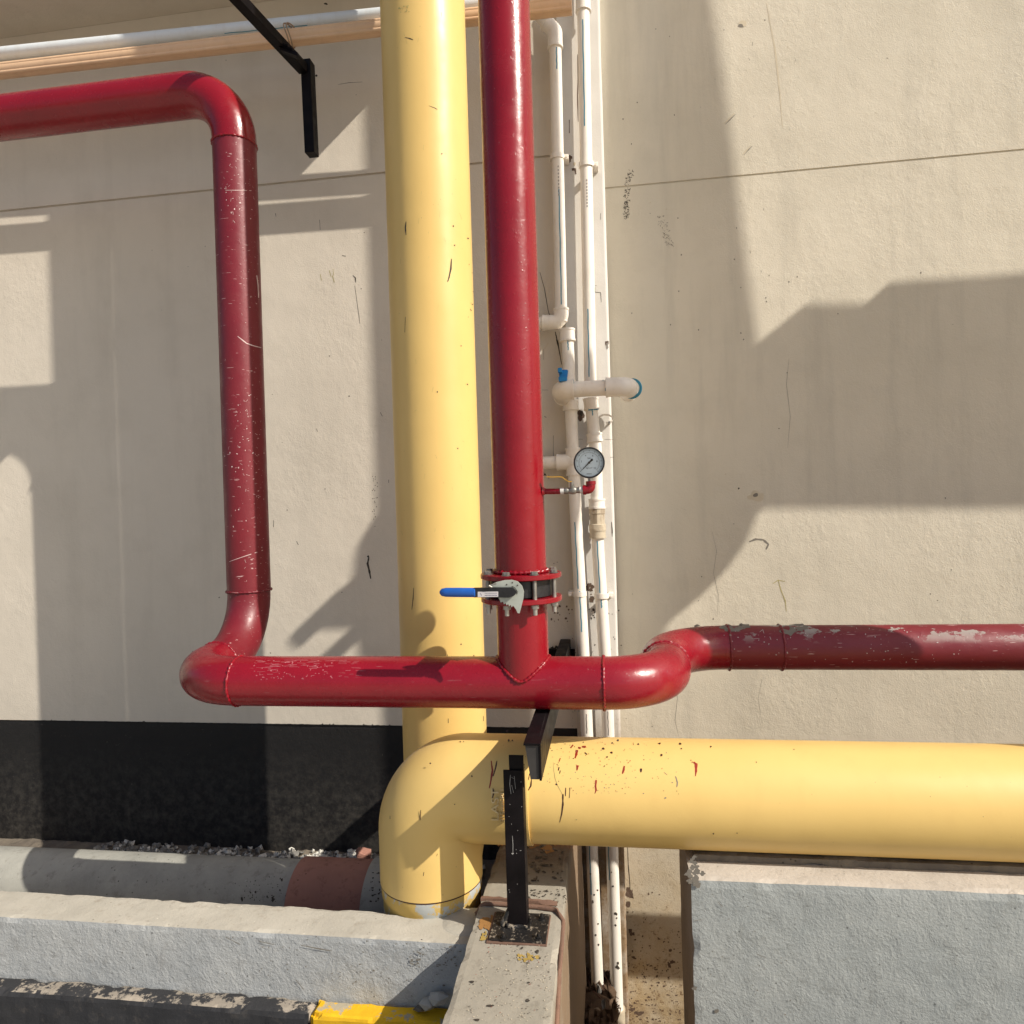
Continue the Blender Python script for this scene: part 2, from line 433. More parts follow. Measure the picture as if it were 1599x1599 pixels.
def pvc(name, c, dirt, amt):
    t = NT(name)
    col = t.mix(t.math('MULTIPLY', t.ramp(t.noise(20, 6, .7, stretch=(1, 1, .4)), .5, .72), amt), c, dirt)
    sp = t.math('MULTIPLY', t.ramp(t.voro(60, off=3), .12, .06), t.ramp(t.noise(10, 3, off=9), .52, .62))
    col = t.mix(t.math('MULTIPLY', sp, amt), col, tuple(v*.4 for v in dirt))
    return t.done(col, .42, t.bump(t.noise(120, 3), .0003, .5), spec=.4)
M['pvc'] = pvc('white_pvc', (.82, .77, .69), (.55, .47, .36), .35)
M['pvc_dirty'] = pvc('dirty_pvc', (.50, .43, .32), (.20, .13, .08), 1.0)
M['pvc_mud'] = pvc('muddy_pvc', (.24, .17, .11), (.10, .06, .04), 1.0)
M['peach'] = pvc('peach_conduit', (.74, .50, .31), (.55, .36, .22), .4)
M['galv'] = flat('galvanised_steel', (.46, .44, .40), .45, .8, .0006, 200, .3)
M['plate'] = flat('grey_notch_plate', (.50, .53, .47), .45, .35, .0003, 200)
M['blackiron'] = flat('black_painted_steel', (.009, .007, .008), .5, 0, .0008, 45, .3)
M['blackiron'].node_tree.nodes['Principled BSDF'].inputs['Specular IOR Level'].default_value = .12
M['blackcast'] = flat('black_cast_iron', (.018, .018, .020), .38, 0, .0012, 120, .3)
M['blackchip'] = flat('chipped_paint_mark', (.35, .34, .32), .6)
M['scratch_tan'] = flat('scratch', (.42, .30, .20), .8)
M['blue_grip'] = flat('blue_grip_rubber', (.012, .10, .42), .42, 0, .0002, 250)
M['blue_lever'] = flat('blue_plastic', (.01, .22, .56), .4)
M['teal'] = flat('teal_stripe', (.04, .26, .38), .55)
M['print'] = flat('grey_pipe_print', (.32, .30, .27), .7)
M['mark'] = flat('dark_mark', (.05, .04, .03), .8)
M['greymark'] = flat('grey_scuff', (.20, .18, .15), .8)
M['palemark'] = flat('pale_patch', (.62, .54, .40), .8)
M['olive'] = flat('olive_scuff', (.42, .36, .14), .8)
M['reddrip'] = flat('red_paint_drip', (.30, .03, .012), .4)
M['darkdrip'] = flat('dark_paint_drip', (.055, .018, .012), .4)
M['sticker'] = flat('sticker_paper', (.58, .55, .55), .5, var=.05)
M['ink'] = flat('sticker_ink', (.03, .03, .12), .6)
M['brasslever'] = flat('yellow_lever', (.62, .33, .03), .4)
M['dial'] = flat('dial_face', (.50, .55, .56), .35, var=.04)
M['teflon'] = flat('white_thread_tape', (.75, .73, .68), .7)
M['stone_white'] = flat('white_pebble', (.62, .60, .54), .8, bump=.002, bs=80)
M['stone_grey'] = flat('grey_pebble', (.22, .21, .19), .85, bump=.002, bs=80)
M['spare'] = None
M['root'] = flat('brown_roots', (.10, .045, .028), .9)
M['shade_caster_grey'] = flat('shade_caster_steel', (.5, .49, .45), .5, .4)
M['glass'] = None
def glass():
    t = NT('gauge_glass'); t.b.inputs['Transmission Weight'].default_value = 1; t.b.inputs['IOR'].default_value = 1.02
    return t.done((.97, .98, 1), .04)
M['glass'] = glass()

# ================================================================== SETTING
YL, YR = 3.22, 3.56              # left wall face, recessed right wall face
XC = at(953.5, 600, 3.202).x                       # corner between them
YP = YL-.018                     # face of the pilaster strip
FL = -.17                        # trench floor at the left
PIT = -1.22                       # soil at the right
bm = bmesh.new(); quad(bm, [(-150,-150,PIT-.35),(150,-150,PIT-.35),(150,150,PIT-.35),(-150,150,PIT-.35)])
tag(obj('ground', bm, M['soil']), kind='structure')
bm = bmesh.new()
box(bm, (-40,-40,-1.4), (40,1.42,0))
tag(obj('pavement', bm, M['pavement']), kind='structure')
bm = bmesh.new()
rough_box(bm, (-6,1.425,-.6), (-.40,3.30,FL), .08, .012, 0, 0, 3, 'Z')
tag(obj('trench_floor', bm, M['floor']), kind='structure')
bm = bmesh.new()
rough_box(bm, (-.40,1.43,-1.6), (7,3.75,PIT), .05, .03, 0, 0, 5, 'ZyY')
tag(obj('soil_bed', bm, M['soil']), kind='structure')

# ------------------------------------------------------------------ building
bld = empty('building', (0, YL, 0), 'beige plastered building wall with a black painted base, groove line and recessed right bay', 'building')
hl = hit_plane(YL); hp = hit_plane(YP); hr = hit_plane(YR)
zg = .5*(at(410,287,YL).z+at(600,268,YL).z)       # height of the groove on the left wall
zb = at(480,1131,YL).z                            # top of the black base
zgr = .5*(at(970,290,YR).z+at(1248,265,YR).z)
xpil = at(886,600,YL).x
gw = .011
bm = bmesh.new()
box(bm, (-9, YL, zb), (xpil, YL+.3, zg-gw)); box(bm, (-9, YL, zg), (xpil, YL+.3, 6.5))
box(bm, (-9, YL+.010, zg-gw), (xpil, YL+.29, zg))
# scratches, spots and scuffs on the left wall
def rl(p, w, mi): ribbon(bm, p, w, hl, mi)
rl([(576,870),(574,880),(577,893),(579,904)], 3.4, 1); blob(bm, 575, 869, 1.6, 1.8, hl, 1)
rl([(551,430),(555,434),(555,441)], 1.8, 1); rl([(554,446),(558,475),(562,505)], .8, 1)
rl([(499,343),(500,359)], 1.0, 1); rl([(534,399),(540,400)], 1.4, 1); rl([(430,333),(431,338)], 1.2, 1)
rl([(514,422),(517,432)], 1.6, 3); rl([(519,430),(522,441)], 1.8, 3); rl([(500,428),(502,438)], 1.4, 3); rl([(520,420),(521,430)], 1.2, 3)
rl([(594,644),(597,650)], 1.4, 1); rl([(607,749),(607,754)], 1.5, 1); rl([(427,812),(427,823)], 1.2, 1)
rl([(463,845),(466,851)], 1.2, 1); rl([(494,669),(496,674)], 1.2, 2); rl([(408,915),(412,930)], 1, 2)
for _ in range(24):
    x = random.uniform(300, 590); y = random.uniform(90, 1110)
    blob(bm, x, y, random.uniform(.5, 1.3), random.uniform(.5, 1.5), hl, random.choice((1, 2, 2)), 6, e=.0004)
for _ in range(26):
    x = random.gauss(585, 2.2); y = random.uniform(740, 830); blob(bm, x, y, .6, .9, hl, 1, 6, e=.0004)
rl([(528,132),(545,129),(566,128)], .9, 2)
blob(bm, 494, 118, 1.8, 1.8, hl, 1, 10, .1); blob(bm, 509, 6, 3, 1.5, hl, 1)
# behind and beside the red riser: cracks, rusty flecks
rl([(843,425),(850,450),(856,485),(862,505)], 1.0, 1); rl([(867,518),(871,536),(874,552),(877,569)], [1.0, 2.6, 1.6, .6], 1)
rl([(869,530),(871,538)], 3.2, 1); rl([(850,545),(856,536)], 2.2, 4); rl([(849,545),(849,562)], .9, 2)
rl([(846,609),(856,609)], 1.0, 2); rl([(864,680),(864,712)], 1.1, 1); rl([(857,741),(857,748)], 1, 1)
rl([(850,650),(853,652)], 2, 2); blob(bm, 849, 741, 4, 2.6, hl, 1, 12, .5)
for x, y, s in ((868,947,2.0),(871,949,1.4),(874,946,2.2),(885,947,2),(888,952,1.8),(866,957,1.8),(871,957,1.5),(874,960,1.2),(861,967,2.2),(872,968,1.4),(884,966,2.3),(886,970,1.3),(866,970,1),(893,952,1.4),(889,958,1),(870,878,1),(865,880,1)):
    blob(bm, x, y, s*.9, s*.75, hl, 5, 9, .45, rot=random.uniform(0, 3))
# black mouth round the bracket end and the paint flaked above it
for k in range(14):
    blob(bm, 858+k*2.6+random.uniform(-1, 1), 1013+random.uniform(-2.5, 2), 2.6, 2.0, hl, 1, 9, .5, e=.001)
# pale repaired patch under the red header
obj('left_wall', bm, [M['wall'], M['mark'], M['greymark'], M['olive'], M['palemark'], M['hole']], bld)
bm = bmesh.new()
rough_box(bm, (-9, YL+.003, FL-.3), (xpil, YL+.3, zb-.001), .02, .0012, .003, 0, 2, 'yX')
for i in range(420):
    x = -3.0+i*.0062; h = .0008+.0028*abs(noise.noise(Vector((x*31, 0, 4))))+(.004 if random.random() < .03 else 0)
    quad(bm, [(x, YL-.0012, zb-.004), (x+.0066, YL-.0012, zb-.004), (x+.0060, YL-.0012, zb+h), (x+.0006, YL-.0012, zb+h*.9)])
obj('black_base', bm, M['black_base'], bld)
# pilaster strip with a rounded corner
bm = bmesh.new()
prof = [(xpil, YL+.3), (xpil, YP)]
rc = .014
for k in range(7):
    t = R(90*k/6); prof.append((XC-rc+rc*math.sin(t), YP+rc-rc*math.cos(t)))
prof.append((XC, YR+.05)); 
zz = [PIT-.2]+[PIT-.2+(6.7-PIT)*k/60 for k in range(1, 61)]
cols = [[bm.verts.new((x+(.0016*noise.noise(Vector((x*30, y*30, z*7))) if i > 0 else 0), y, z)) for i, (x, y) in enumerate(prof)] for z in zz]
for a, b in zip(cols[:-1], cols[1:]):
    for i in range(len(prof)-1): bm.faces.new((a[i], a[i+1], b[i+1], b[i]))
def rp(p, w, mi, e=.0006): ribbon(bm, p, w, hp, mi, e=e)
rp([(902,85),(903,120),(902,150),(903,190)], 1.6, 5); rp([(889,187),(889,208)], 2.2, 5)
blob(bm, 889.5, 247, 3.6, 5, hp, 5, 12, .35); blob(bm, 888, 252, 3, 3, hp, 5)
blob(bm, 897, 256, 2.2, 3, hp, 4); rp([(893,265),(898,264),(899,272)], [4, 4, 2.2], 5)
rp([(929,449),(929,456),(938,457),(939,472)], .9, 1); rp([(927,446),(932,446)], .8, 1)
blob(bm, 948, 537, 2.6, 7, hp, 5, 14, .4); blob(bm, 948, 540, 1.6, 4.5, hp, 6, 12, .4)
blob(bm, 907, 649, 5.5, 8, hp, 5, 14, .3); blob(bm, 908, 645, 3, 4, hp, 1, 12, .4)
rp([(953,714),(959,714)], 1, 1); rp([(901,686),(910,686)], .8, 2); rp([(944,686),(958,686)], .8, 2)
rp([(955,815),(956,828),(956,838)], [.6, 2, .6], 1); rp([(938,333),(938,343)], 1, 1)
for k in range(7): blob(bm, 921+4*math.cos(k), 917+4*math.sin(k), 3, 3, hp, 5, 9, .4)
blob(bm, 924, 935, 4, 5.5, hp, 5, 12, .3); blob(bm, 923, 928, 1.2, 1.2, hp, 5)
for x, y, s in ((920,951,1),(927,952,2),(929,956,1.5),(923,965,1.8),(926,961,1.5),(928,964,1.2),(950,958,1.2),(947,955,.8),(956,959,.8),(958,995,1),(960,998,1),(953,1014,1.3),(929,1007,1.2),(966,953,1.3),(970,1008,1),(935,1088,.8)):
    blob(bm, x, y, s, s, hp, 1, 8, .4)
for _ in range(70):
    blob(bm, random.uniform(892, 950), random.uniform(930, 1140), random.uniform(.4, .9), random.uniform(.4, 1.0), hp, 2, 6, e=.0004)
obj('pilaster', bm, [M['pilaster'], M['mark'], M['greymark'], M['olive'], M['palemark'], M['hole'], M['print']], bld, 40)
# right wall
bm = bmesh.new()
def wsheet(z0, z1, y=YR):
    quad(bm, [(XC, y, z0), (9, y, z0), (9, y, z1), (XC, y, z1)])
wsheet(PIT-.2, zgr-.009); wsheet(zgr, 6.7)
quad(bm, [(XC, YR+.006, zgr-.009), (9, YR+.006, zgr-.009), (9, YR+.006, zgr), (XC, YR+.006, zgr)])
quad(bm, [(XC, YR, zgr-.009), (9, YR, zgr-.009), (9, YR+.006, zgr-.009), (XC, YR+.006, zgr-.009)])
quad(bm, [(XC, YR+.006, zgr), (9, YR+.006, zgr), (9, YR, zgr), (XC, YR, zgr)])
quad(bm, [(9, YR, -1), (9, YR+.3, -1), (9, YR+.3, 6.7), (9, YR, 6.7)])
def rr_(p, w, mi): ribbon(bm, p, w, hr, mi)
# faint blackened stencilling, unreadable
for k in range(130):
    y = random.uniform(266, 343)
    if 288 < y < 294: continue
    x = (986-(y-266)*.35 if y < 290 else 979-(y-292)*.03)+random.uniform(-3.6, 3.6)
    rr_([(x, y), (x+random.uniform(-3.5, 3.5), y+random.uniform(-3, 3))], random.uniform(.8, 1.7), 1)
for k in range(60):
    y = random.uniform(336, 384); x = 1030+(y-336)*.32+random.uniform(-5, 8)
    rr_([(x, y), (x+random.uniform(-3, 3), y+random.uniform(-3, 3))], random.uniform(.7, 1.5), 2)
for p in ([(1131,193),(1138,186),(1147,177)], [(1160,241),(1168,232),(1173,227)]): rr_(p, 2.4, 4); rr_([(x+1.5, y+1.2) for x, y in p], 1.2, 2)
blob(bm, 1160, 37, 6, 5, hr, 4, 12, .2); blob(bm, 1157, 40, 4.5, 3, hr, 2, 10, .3, e=.0009)
rr_([(1197,5),(1203,40),(1210,75),(1214,110),(1218,150),(1222,200)], [.8, 1.6, 2.2, 2.4, 1.6, .6], 4)
blob(bm, 1180, 775, 11, 9, hr, 4, 14, .3); blob(bm, 1180, 773, 4, 3, hr, 2, 10, .3, e=.0009)
rr_([(1170,846),(1180,842),(1192,843),(1200,850),(1196,858)], 3, 2)
rr_([(1215,905),(1219,920),(1226,938),(1228,955)], 1.4, 3); rr_([(1206,912),(1215,906),(1226,908)], 1.2, 3)
for x, y in ((1064,398),(1161,530),(1147,405),(1201,430),(1232,440),(1245,432),(1197,471),(1091,515),(1047,507),(995,160),(973,186),(1157,520),(1196,465),(1060,455)):
    blob(bm, x, y, 1.0, 1.3, hr, 2, 9, .3)
for _ in range(50):
    blob(bm, random.uniform(955, 1500), random.uniform(5, 1150), random.uniform(.5, 1.4), random.uniform(.5, 1.6), hr, random.choice((2, 2, 4, 1)), 6, e=.0004)
for k in range(8): rr_([(962+random.uniform(-2, 60), 600+random.uniform(-450, 500)), (962+random.uniform(0, 60), 640)], .01, 2)
for p in ([(1112,830),(1119,860),(1114,895),(1122,930),(1120,962)], [(1232,560),(1228,600),(1234,650),(1230,700)], [(1050,1060),(1058,1090),(1054,1125),(1060,1150)], [(1190,1060),(1184,1090),(1190,1130)]): rr_(p, .4, 2)
for _ in range(22):
    x, y = random.uniform(1110, 1249), random.uniform(5, 470); rr_([(x, y), (x+random.uniform(-2, 2), y+random.uniform(2, 7))], random.uniform(.5, 1.2), random.choice((2, 4)))
# rough stains low on the wall
rr_([(980,1322),(981,1350),(983,1372),(984,1390)], 1.3, 1)
for x, y, a, b in ((981,1392,5,9),(986,1398,4,10),(980,1412,6,5),(984,1398,9,4),(988,1458,5,4),(984,1454,3,6),(1047,1484,2.5,3.5),(1050,1502,6,3),(1045,1507,3,5),(1011,1507,3,2),(1016,1508,2.5,1.5),(1025,1514,2,1.5),(1043,1514,1.5,1.5),(1026,1525,2,3),(1044,1527,1.5,2.5),(989,1495,3,3),(980,1424,2,1.5),(988,1424,1.5,1.2),(1013,1396,2,3.4),(1030,1397,1.5,1.2),(1005,1440,1,1.6),(997,1582,9,4),(986,1577,7,3),(1013,1557,3,2)):
    blob(bm, x, y, a*.8, b*.8, hr, 5, 12, .5)
for _ in range(170):
    y = 1599-abs(random.gauss(0, 70)); blob(bm, random.uniform(975, 1062), y, random.uniform(.5, 1.8), random.uniform(.5, 1.6), hr, 5, 7, .5, e=.0004)
obj('right_wall', bm, [M['wall_right'], M['mark'], M['greymark'], M['olive'], M['palemark'], M['hole']], bld)
# unseen slab added above the left bay to shade the upper wall
xe = at(735, 0, YL).x+.13; zc = at(735, 0, YL).z+.125
bm = bmesh.new(); box(bm, (-9, YL-.475, zc), (xe, YL, zc+.12), 0, .004)
obj('shade_slab', bm, M['wall'], bld)

# ------------------------------------------------------------------ unseen shapes added beyond the right edge to throw the wall's shade
def shadecast(px, py, Yw, Yc):
    p = at(px, py, Yw); return p+SUN*((Yw-Yc)/(-SUN.y))
a = shadecast(640, 700, YL, 1.9)
nB = 2.600; XB = (nB-.9063*1.9)/.4226
t = empty('yellow_pipe', (XB, 1.9, 0), 'unseen tall yellow pipe added beyond the right edge of the picture to cast shade', 'pipe')
bm = bmesh.new(); tube(bm, sub([(XB, 1.9, -.05), (XB, 1.9, 8)], 6), .158, 48)  # added out of view, sized to the shade band on the left wall
obj('pipe_run', bm, M['yellow'], t, 40)  # run of the added unseen pipe, there to cast shade
s1 = shadecast(545, 765, YL, 1.9); s2 = shadecast(548, 880, YL, 1.9); s0 = shadecast(590, 728, YL, 1.9)
bm = bmesh.new()
tube(bm, [(XB, 1.9, s2.z-.32), (XB, 1.9, s2.z-.10), (XB, 1.9, s1.z-.12), (XB, 1.9, s1.z+.02), (XB, 1.9, s0.z)], [.160, .205, .215, .205, .16], 48)  # swelling shaped to throw the bulge in that shade
obj('shade_collar', bm, M['yellow'], t, 30)
for (qx, qy, ln, rr) in ((548,918,.26,.028),(575,925,.14,.05),(500,965,.12,.040),(560,985,.20,.036)):
    c = shadecast(qx, qy, YL, 1.9)  # added rods, unseen, throwing slanting bars of shade on the wall
    bm = bmesh.new(); tube(bm, [(c.x, 1.9+ln*.5, c.z), (c.x, 1.9-ln*.5, c.z)], rr, 16); 
    tube(bm, [(c.x, 1.9, c.z), (XB-.02, 1.9, c.z+.02)], .03, 12)
    obj('shade_rod', bm, M['blackiron'], t, 40)
t = empty('shade_caster', (3.7, 2.0, 0), 'unseen grey panel added beyond the right edge of the picture to cast shade', 'shade_caster')
Yd = 2.0
def dpt(px, py): return shadecast(px, py, YR, Yd)
q = [dpt(900, -250), dpt(1078, -250), dpt(1105, 0), dpt(1175, 540)]
# thin added panel, its outline traced back from the shade on the right wall
bm = bmesh.new()
out = [dpt(x, y) for x, y in ((940,-500),(1045,-500),(1105,0),(1142,280),(1177,541),(1253,480),(1700,480),(1700,795),(1182,795),(1160,850),(1130,893),(1090,935),(1040,975),(1000,1060),(940,1110))]
prism(bm, out, Vector((0, .010, 0)), 0)
obj('shade_panel', bm, M['shade_caster_grey'], t)
bm = bmesh.new()
a1, a2 = dpt(1180, 640), dpt(1900, 640)
box(bm, (a1.x+.10, Yd+.011, a1.z-.12), (a2.x, Yd+.25, a1.z+.12))  # backs the added panel, unseen, and blocks the sun with it
obj('shade_rib', bm, M['shade_caster_grey'], t)

# ================================================================== BEAMS, KERBS, PLINTH
ZB = at(805, 1452, 1.905).z     # top of the walkway beam
YH = 2.155; ZH = at(1050, 1237, YH).z; RY0 = .1575; XV = at(674, 1350, YH).x
XB0, XB1 = atz(727, 1480, ZB).x, atz(873, 1480, ZB).x
bm = bmesh.new()
rough_box(bm, (XB0, 1.30, -1.3), (XB1, 3.18, ZB), .018, .002, .006, 0, 4)
ht = hit_top(ZB+.0012)
obj_beam = None
# rust-brown cement rib and stains on its top
for k in range(60):
    blob(bm, random.uniform(815, 884), random.uniform(1388, 1416), random.uniform(.6, 2.2), random.uniform(.5, 1.2), ht, 1, 7, .5)
for k in range(320):
    y = random.uniform(1470, 1597); x = random.uniform(765-(y-1470)*.45, 862)
    blob(bm, x, y, random.uniform(.3, 1.3), random.uniform(.3, .8), ht, random.choice((1, 6, 2, 2, 6, 5) if random.random() < .5 else (6, 2)), 7, .5)
for x, y, a, b in ((839,1485,2.8,3.2),(832,1496,2.2,1.8),(843,1496,2,1.6),(824,1504,3,1.5),(815,1480,2,1.5),(737,1533,4,2),(765,1570,6,2),(745,1592,5,2),(826,1534,2,1.4),(824,1562,3,2)):
    blob(bm, x, y, a, b, ht, 1, 10, .4)
for k in range(16): blob(bm, 825+random.gauss(0, 7), 1492+random.gauss(0, 6), random.uniform(1.5, 4), random.uniform(1.2, 3), ht, 3, 10, .5)
for k in range(8): blob(bm, 756+random.gauss(0, 4), 1464+random.gauss(0, 5), random.uniform(1.5, 3.5), random.uniform(1.2, 3), ht, 3, 10, .5)
for k in range(7): blob(bm, 784+k*14+random.uniform(-3, 3), 1322+random.uniform(-7, 7), random.uniform(5, 12), random.uniform(4, 8), ht, 4, 14, .4, e=.0004)
for k in range(10): blob(bm, 757+random.uniform(-8, 15), 1441+random.uniform(-7, 9), random.uniform(4, 8), random.uniform(3, 6), ht, 4, 14, .4, e=.0004)
for k in range(80): blob(bm, random.uniform(790, 882), random.uniform(1312, 1380), random.uniform(1, 4), random.uniform(.6, 2.4), ht, random.choice((1, 6, 6)), 8, .5, e=.0008)
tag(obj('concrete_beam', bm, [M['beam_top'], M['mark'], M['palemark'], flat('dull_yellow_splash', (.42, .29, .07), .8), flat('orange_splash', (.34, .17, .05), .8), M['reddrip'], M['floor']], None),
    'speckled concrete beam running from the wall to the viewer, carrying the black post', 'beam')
# cement rib (cable bedded in brown mortar) crossing the beam and running down its side
bm = bmesh.new()
yr = atz(800, 1417, ZB).y
pth = [(XB0-.01, yr+.005, ZB-.03), (XB0+.01, yr+.004, ZB+.004), (-.32, yr, ZB+.008), (-.24, yr-.004, ZB+.007), (XB1-.02, yr-.01, ZB+.007), (XB1+.002, yr-.05, ZB-.004), (XB1+.004, yr-.25, ZB-.02), (XB1+.004, 1.75, ZB-.05), (XB1+.006, 1.5, ZB-.13)]
tube(bm, sub(fillet(pth, .02), 2), .0065, 10, wob=.004)
pth = [(XB0, yr+.035, ZB+.001), (-.27, yr+.03, ZB+.004), (XB1-.02, yr+.025, ZB+.002)]
tube(bm, sub(pth, 8), .008, 8, wob=.006)
tag(obj('mortar_strip', bm, M['rust_mud'], None, 50), 'rusty brown strip laid across the concrete beam behind the black post foot', 'strip')

# left kerb wall, bluish grey front
ZK = at(500, 1461, 1.895).z; YK = atz(500, 1417, ZK).y
bm = bmesh.new()
rough_box(bm, (-5.0, 1.895, -.5), (XB0+.004, YK, ZK), .018, .0018, .005, 0, 6)
for f in bm.faces:
    f.normal_update()
    if f.normal.y < -.6: f.material_index = 1
hk = hit_plane(1.895-.004)
for p in ([(462,1530),(474,1545)], [(352,1463),(375,1475)], [(405,1470),(428,1475)], [(470,1476),(500,1482),(518,1485)]): ribbon(bm, p, 1.8, hk, 2)
for _ in range(60): blob(bm, random.uniform(352, 700), random.uniform(1462, 1560), random.uniform(.6, 1.8), random.uniform(.5, 1.3), hk, 2, 7, .5)
for _ in range(40): blob(bm, random.uniform(640, 720), random.uniform(1478, 1510), random.uniform(.6, 2.4), random.uniform(.5, 1.6), hk, 2, 7, .5)
tag(obj('kerb_wall', bm, [M['kerb_top'], M['bluegrey'], M['greymark']], None), 'low concrete wall with bluish grey painted front at the lower left', 'kerb')
# mortar fillet where the kerb wall meets the beam
bm = bmesh.new()
vs = []
b2 = bmesh.new(); bmesh.ops.create_icosphere(b2, subdivisions=3, radius=1)
for v in b2.verts:
    q = v.co.copy(); v.co = Vector((XB0-.03+q.x*.10, YK-.03+q.y*.085, ZK-.012+q.z*.022)); v.co += v.co.normalized()*.012*noise.noise(v.co*22)
merge(bm, b2)
tag(obj('mortar_lump', bm, M['kerb_top'], None, 60), 'rough mortar smeared where the low grey wall meets the concrete beam', 'mortar')
# striped kerb in front
bm = bmesh.new(); ZS = at(450, 1555, 1.895).z; YS = atz(450, 1581, ZS).y
xs = at(484, 1585, YS).x
rough_box(bm, (-5.0, YS, -.5), (xs-.002, 1.893, ZS), .015, .004, .010, 0, 8)
for f in bm.faces:
    f.normal_update()
    if f.normal.y < -.6: f.material_index = 1
k = empty('striped_kerb', (-.8, 1.82, 0), 'kerb painted in black and bright yellow at the bottom left corner', 'kerb')
obj('black_segment', bm, [M['worn_black'], M['black_face']], k)
bm = bmesh.new()
rough_box(bm, (xs, YS-.006, -.5), (XB0+.004, 1.893, ZS+.002), .012, .004, .013, 0, 9)
for f in bm.faces:
    f.normal_update()
    if f.normal.y < -.6: f.material_index = 1
obj('yellow_segment', bm, [M['worn_yellow'], M['yellow_face']], k)
# broken concrete lumps in the corner
for i, (px, py, s) in enumerate(((671,1568,.024), (657,1574,.016), (684,1560,.022))):
    c = at(px, py, 1.865); b2 = bmesh.new(); bmesh.ops.create_icosphere(b2, subdivisions=1, radius=s)
    for v in b2.verts: v.co *= random.uniform(.6, 1.35); v.co.z *= .75; v.co.x *= 1.3; v.co += c
    bm = bmesh.new(); merge(bm, b2)
    tag(obj('rubble', bm, M['kerb_top'] if i != 1 else M['floor']), ('larger', 'smallest', 'uppermost')[i]+' broken concrete lump in the corner behind the yellow kerb', 'rubble', 'broken lumps behind the yellow kerb')
# plinth at the right under the yellow pipe
ZP = ZH-RY0-.012
YPF = atz(1165, 1377, ZP).y; xp = at(1079, 1400, YPF).x
bm = bmesh.new()
rough_box(bm, (xp, YPF, -1.3), (5, 2.33, ZP), .022, .0015, .005, 0, 12)
for f in bm.faces:
    f.normal_update()
    if f.normal.y < -.6: f.material_index = 1
    elif f.normal.x < -.6: f.material_index = 3
hq = hit_plane(YPF-.003)
for k in range(26): blob(bm, 1081+random.gauss(3, 6), 1362+random.gauss(0, 12), random.uniform(2, 5), random.uniform(2, 5), hq, 2, 10, .5, e=.001)
for _ in range(40): blob(bm, random.uniform(1082, 1245), random.uniform(1385, 1595), random.uniform(.5, 1.3), random.uniform(.5, 1.2), hq, 2, 7, .5)
blob(bm, 1119, 1579, 3.5, 3, hq, 2, 12, .3); blob(bm, 1085, 1543, 4, 3, hq, 2, 12, .5)
for p in ([(1121,1408),(1128,1416)], [(1182,1490),(1196,1496)], [(1084,1438),(1095,1436)]): ribbon(bm, p, 1.4, hq, 2)
tag(obj('plinth', bm, [M['plinth_top'], M['bluegrey2'], M['greymark'], concrete('plinth_side', (.26, .22, .18), (.20, .17, .14), (.12, .10, .08), 51, .001, .4)], None), 'bluish grey painted concrete block under the yellow pipe at the right', 'plinth')
bm = bmesh.new()   # dark mortar seat between pipe and plinth
rough_box(bm, (xp+.02, 2.075, ZP-.004), (5, 2.28, ZP+.022), .02, .006, .006, 0, 14)
tag(obj('mortar_bed', bm, M['floor'], None), 'dark mortar bedding squeezed out under the horizontal yellow pipe', 'mortar')

# ================================================================== DRAIN PIPE AND GRAVEL AT THE LEFT
YD, RD = 2.74, .150; ZD = at(480, 1347, YD+.02).z-RD+.006
ZF = at(450, 1338, 3.17).z
t = empty('drain_pipe', (-1.4, YD, FL), 'thick cement drain pipe with a brown red section lying behind the low wall', 'pipe')
x1 = at(452, 1380, YD-.1).x; x2 = at(572, 1380, YD-.1).x
bm = bmesh.new(); tube(bm, sub([(-5, YD, ZD), (x1+.03, YD, ZD)], 10), RD, 48); 
hd = hit_cyl((-5, YD, ZD), (0, YD, ZD), RD)
for x, y, w in ((378,1404,3),(399,1393,2.2),(426,1404,3.4),(437,1390,2),(417,1400,1.6),(440,1374,2.2),(470,1388,1.5)): blob(bm, x, y, w*.7, w, hd, 1, 10, .4)
for _ in range(40): blob(bm, random.uniform(380, 448), random.uniform(1365, 1408), random.uniform(.4, 1.1), random.uniform(.4, 1.2), hd, 1, 7, .4)
obj('pipe_run', bm, [M['drain_grey'], M['mark']], t, 40)
bm = bmesh.new(); tube(bm, sub([(x1, YD, ZD), (x1+.002, YD, ZD), (x2, YD, ZD)], 6), RD+.012, 48); obj('red_sleeve', bm, M['drain_red'], t, 40)
bm = bmesh.new(); tube(bm, sub([(x2-.01, YD, ZD+.004), (x2+.14, YD, ZD+.004)], 3), RD+.020, 48)
for k in range(22): blob(bm, random.uniform(578, 598), random.uniform(1360, 1408), random.uniform(.8, 2.2), random.uniform(.6, 1.6), hit_cyl((-5, YD, ZD+.004), (0, YD, ZD+.004), RD+.02), 1, 8, .5)
obj('socket', bm, [M['drain_grey'], M['mark']], t, 40)
bm = bmesh.new()
rough_box(bm, (-5, 2.86, FL-.2), (-.42, YL+.002, ZF), .03, .02, 0, 0, 21, 'Zy')
tag(obj('earth_fill', bm, M['floor']), kind='structure')
bm = bmesh.new()
for i in range(700):
    x = random.uniform(-2.6, -.62); y = random.gauss(3.13, .035) if i % 3 else random.gauss(3.02, .06)
    y = min(y, 3.20)
    s = random.uniform(.006, .020); b2 = bmesh.new(); bmesh.ops.create_icosphere(b2, subdivisions=1, radius=s)
    for v in b2.verts: v.co += v.co*.45*noise.noise(v.co*70+Vector((i, 0, 0))); v.co.z *= .7; v.co += Vector((x, y, ZF+.012+random.uniform(0, .016)))
    merge(bm, b2, 0 if random.random() < (.5 if -2.0 < x < -1.2 else .2) else 1)
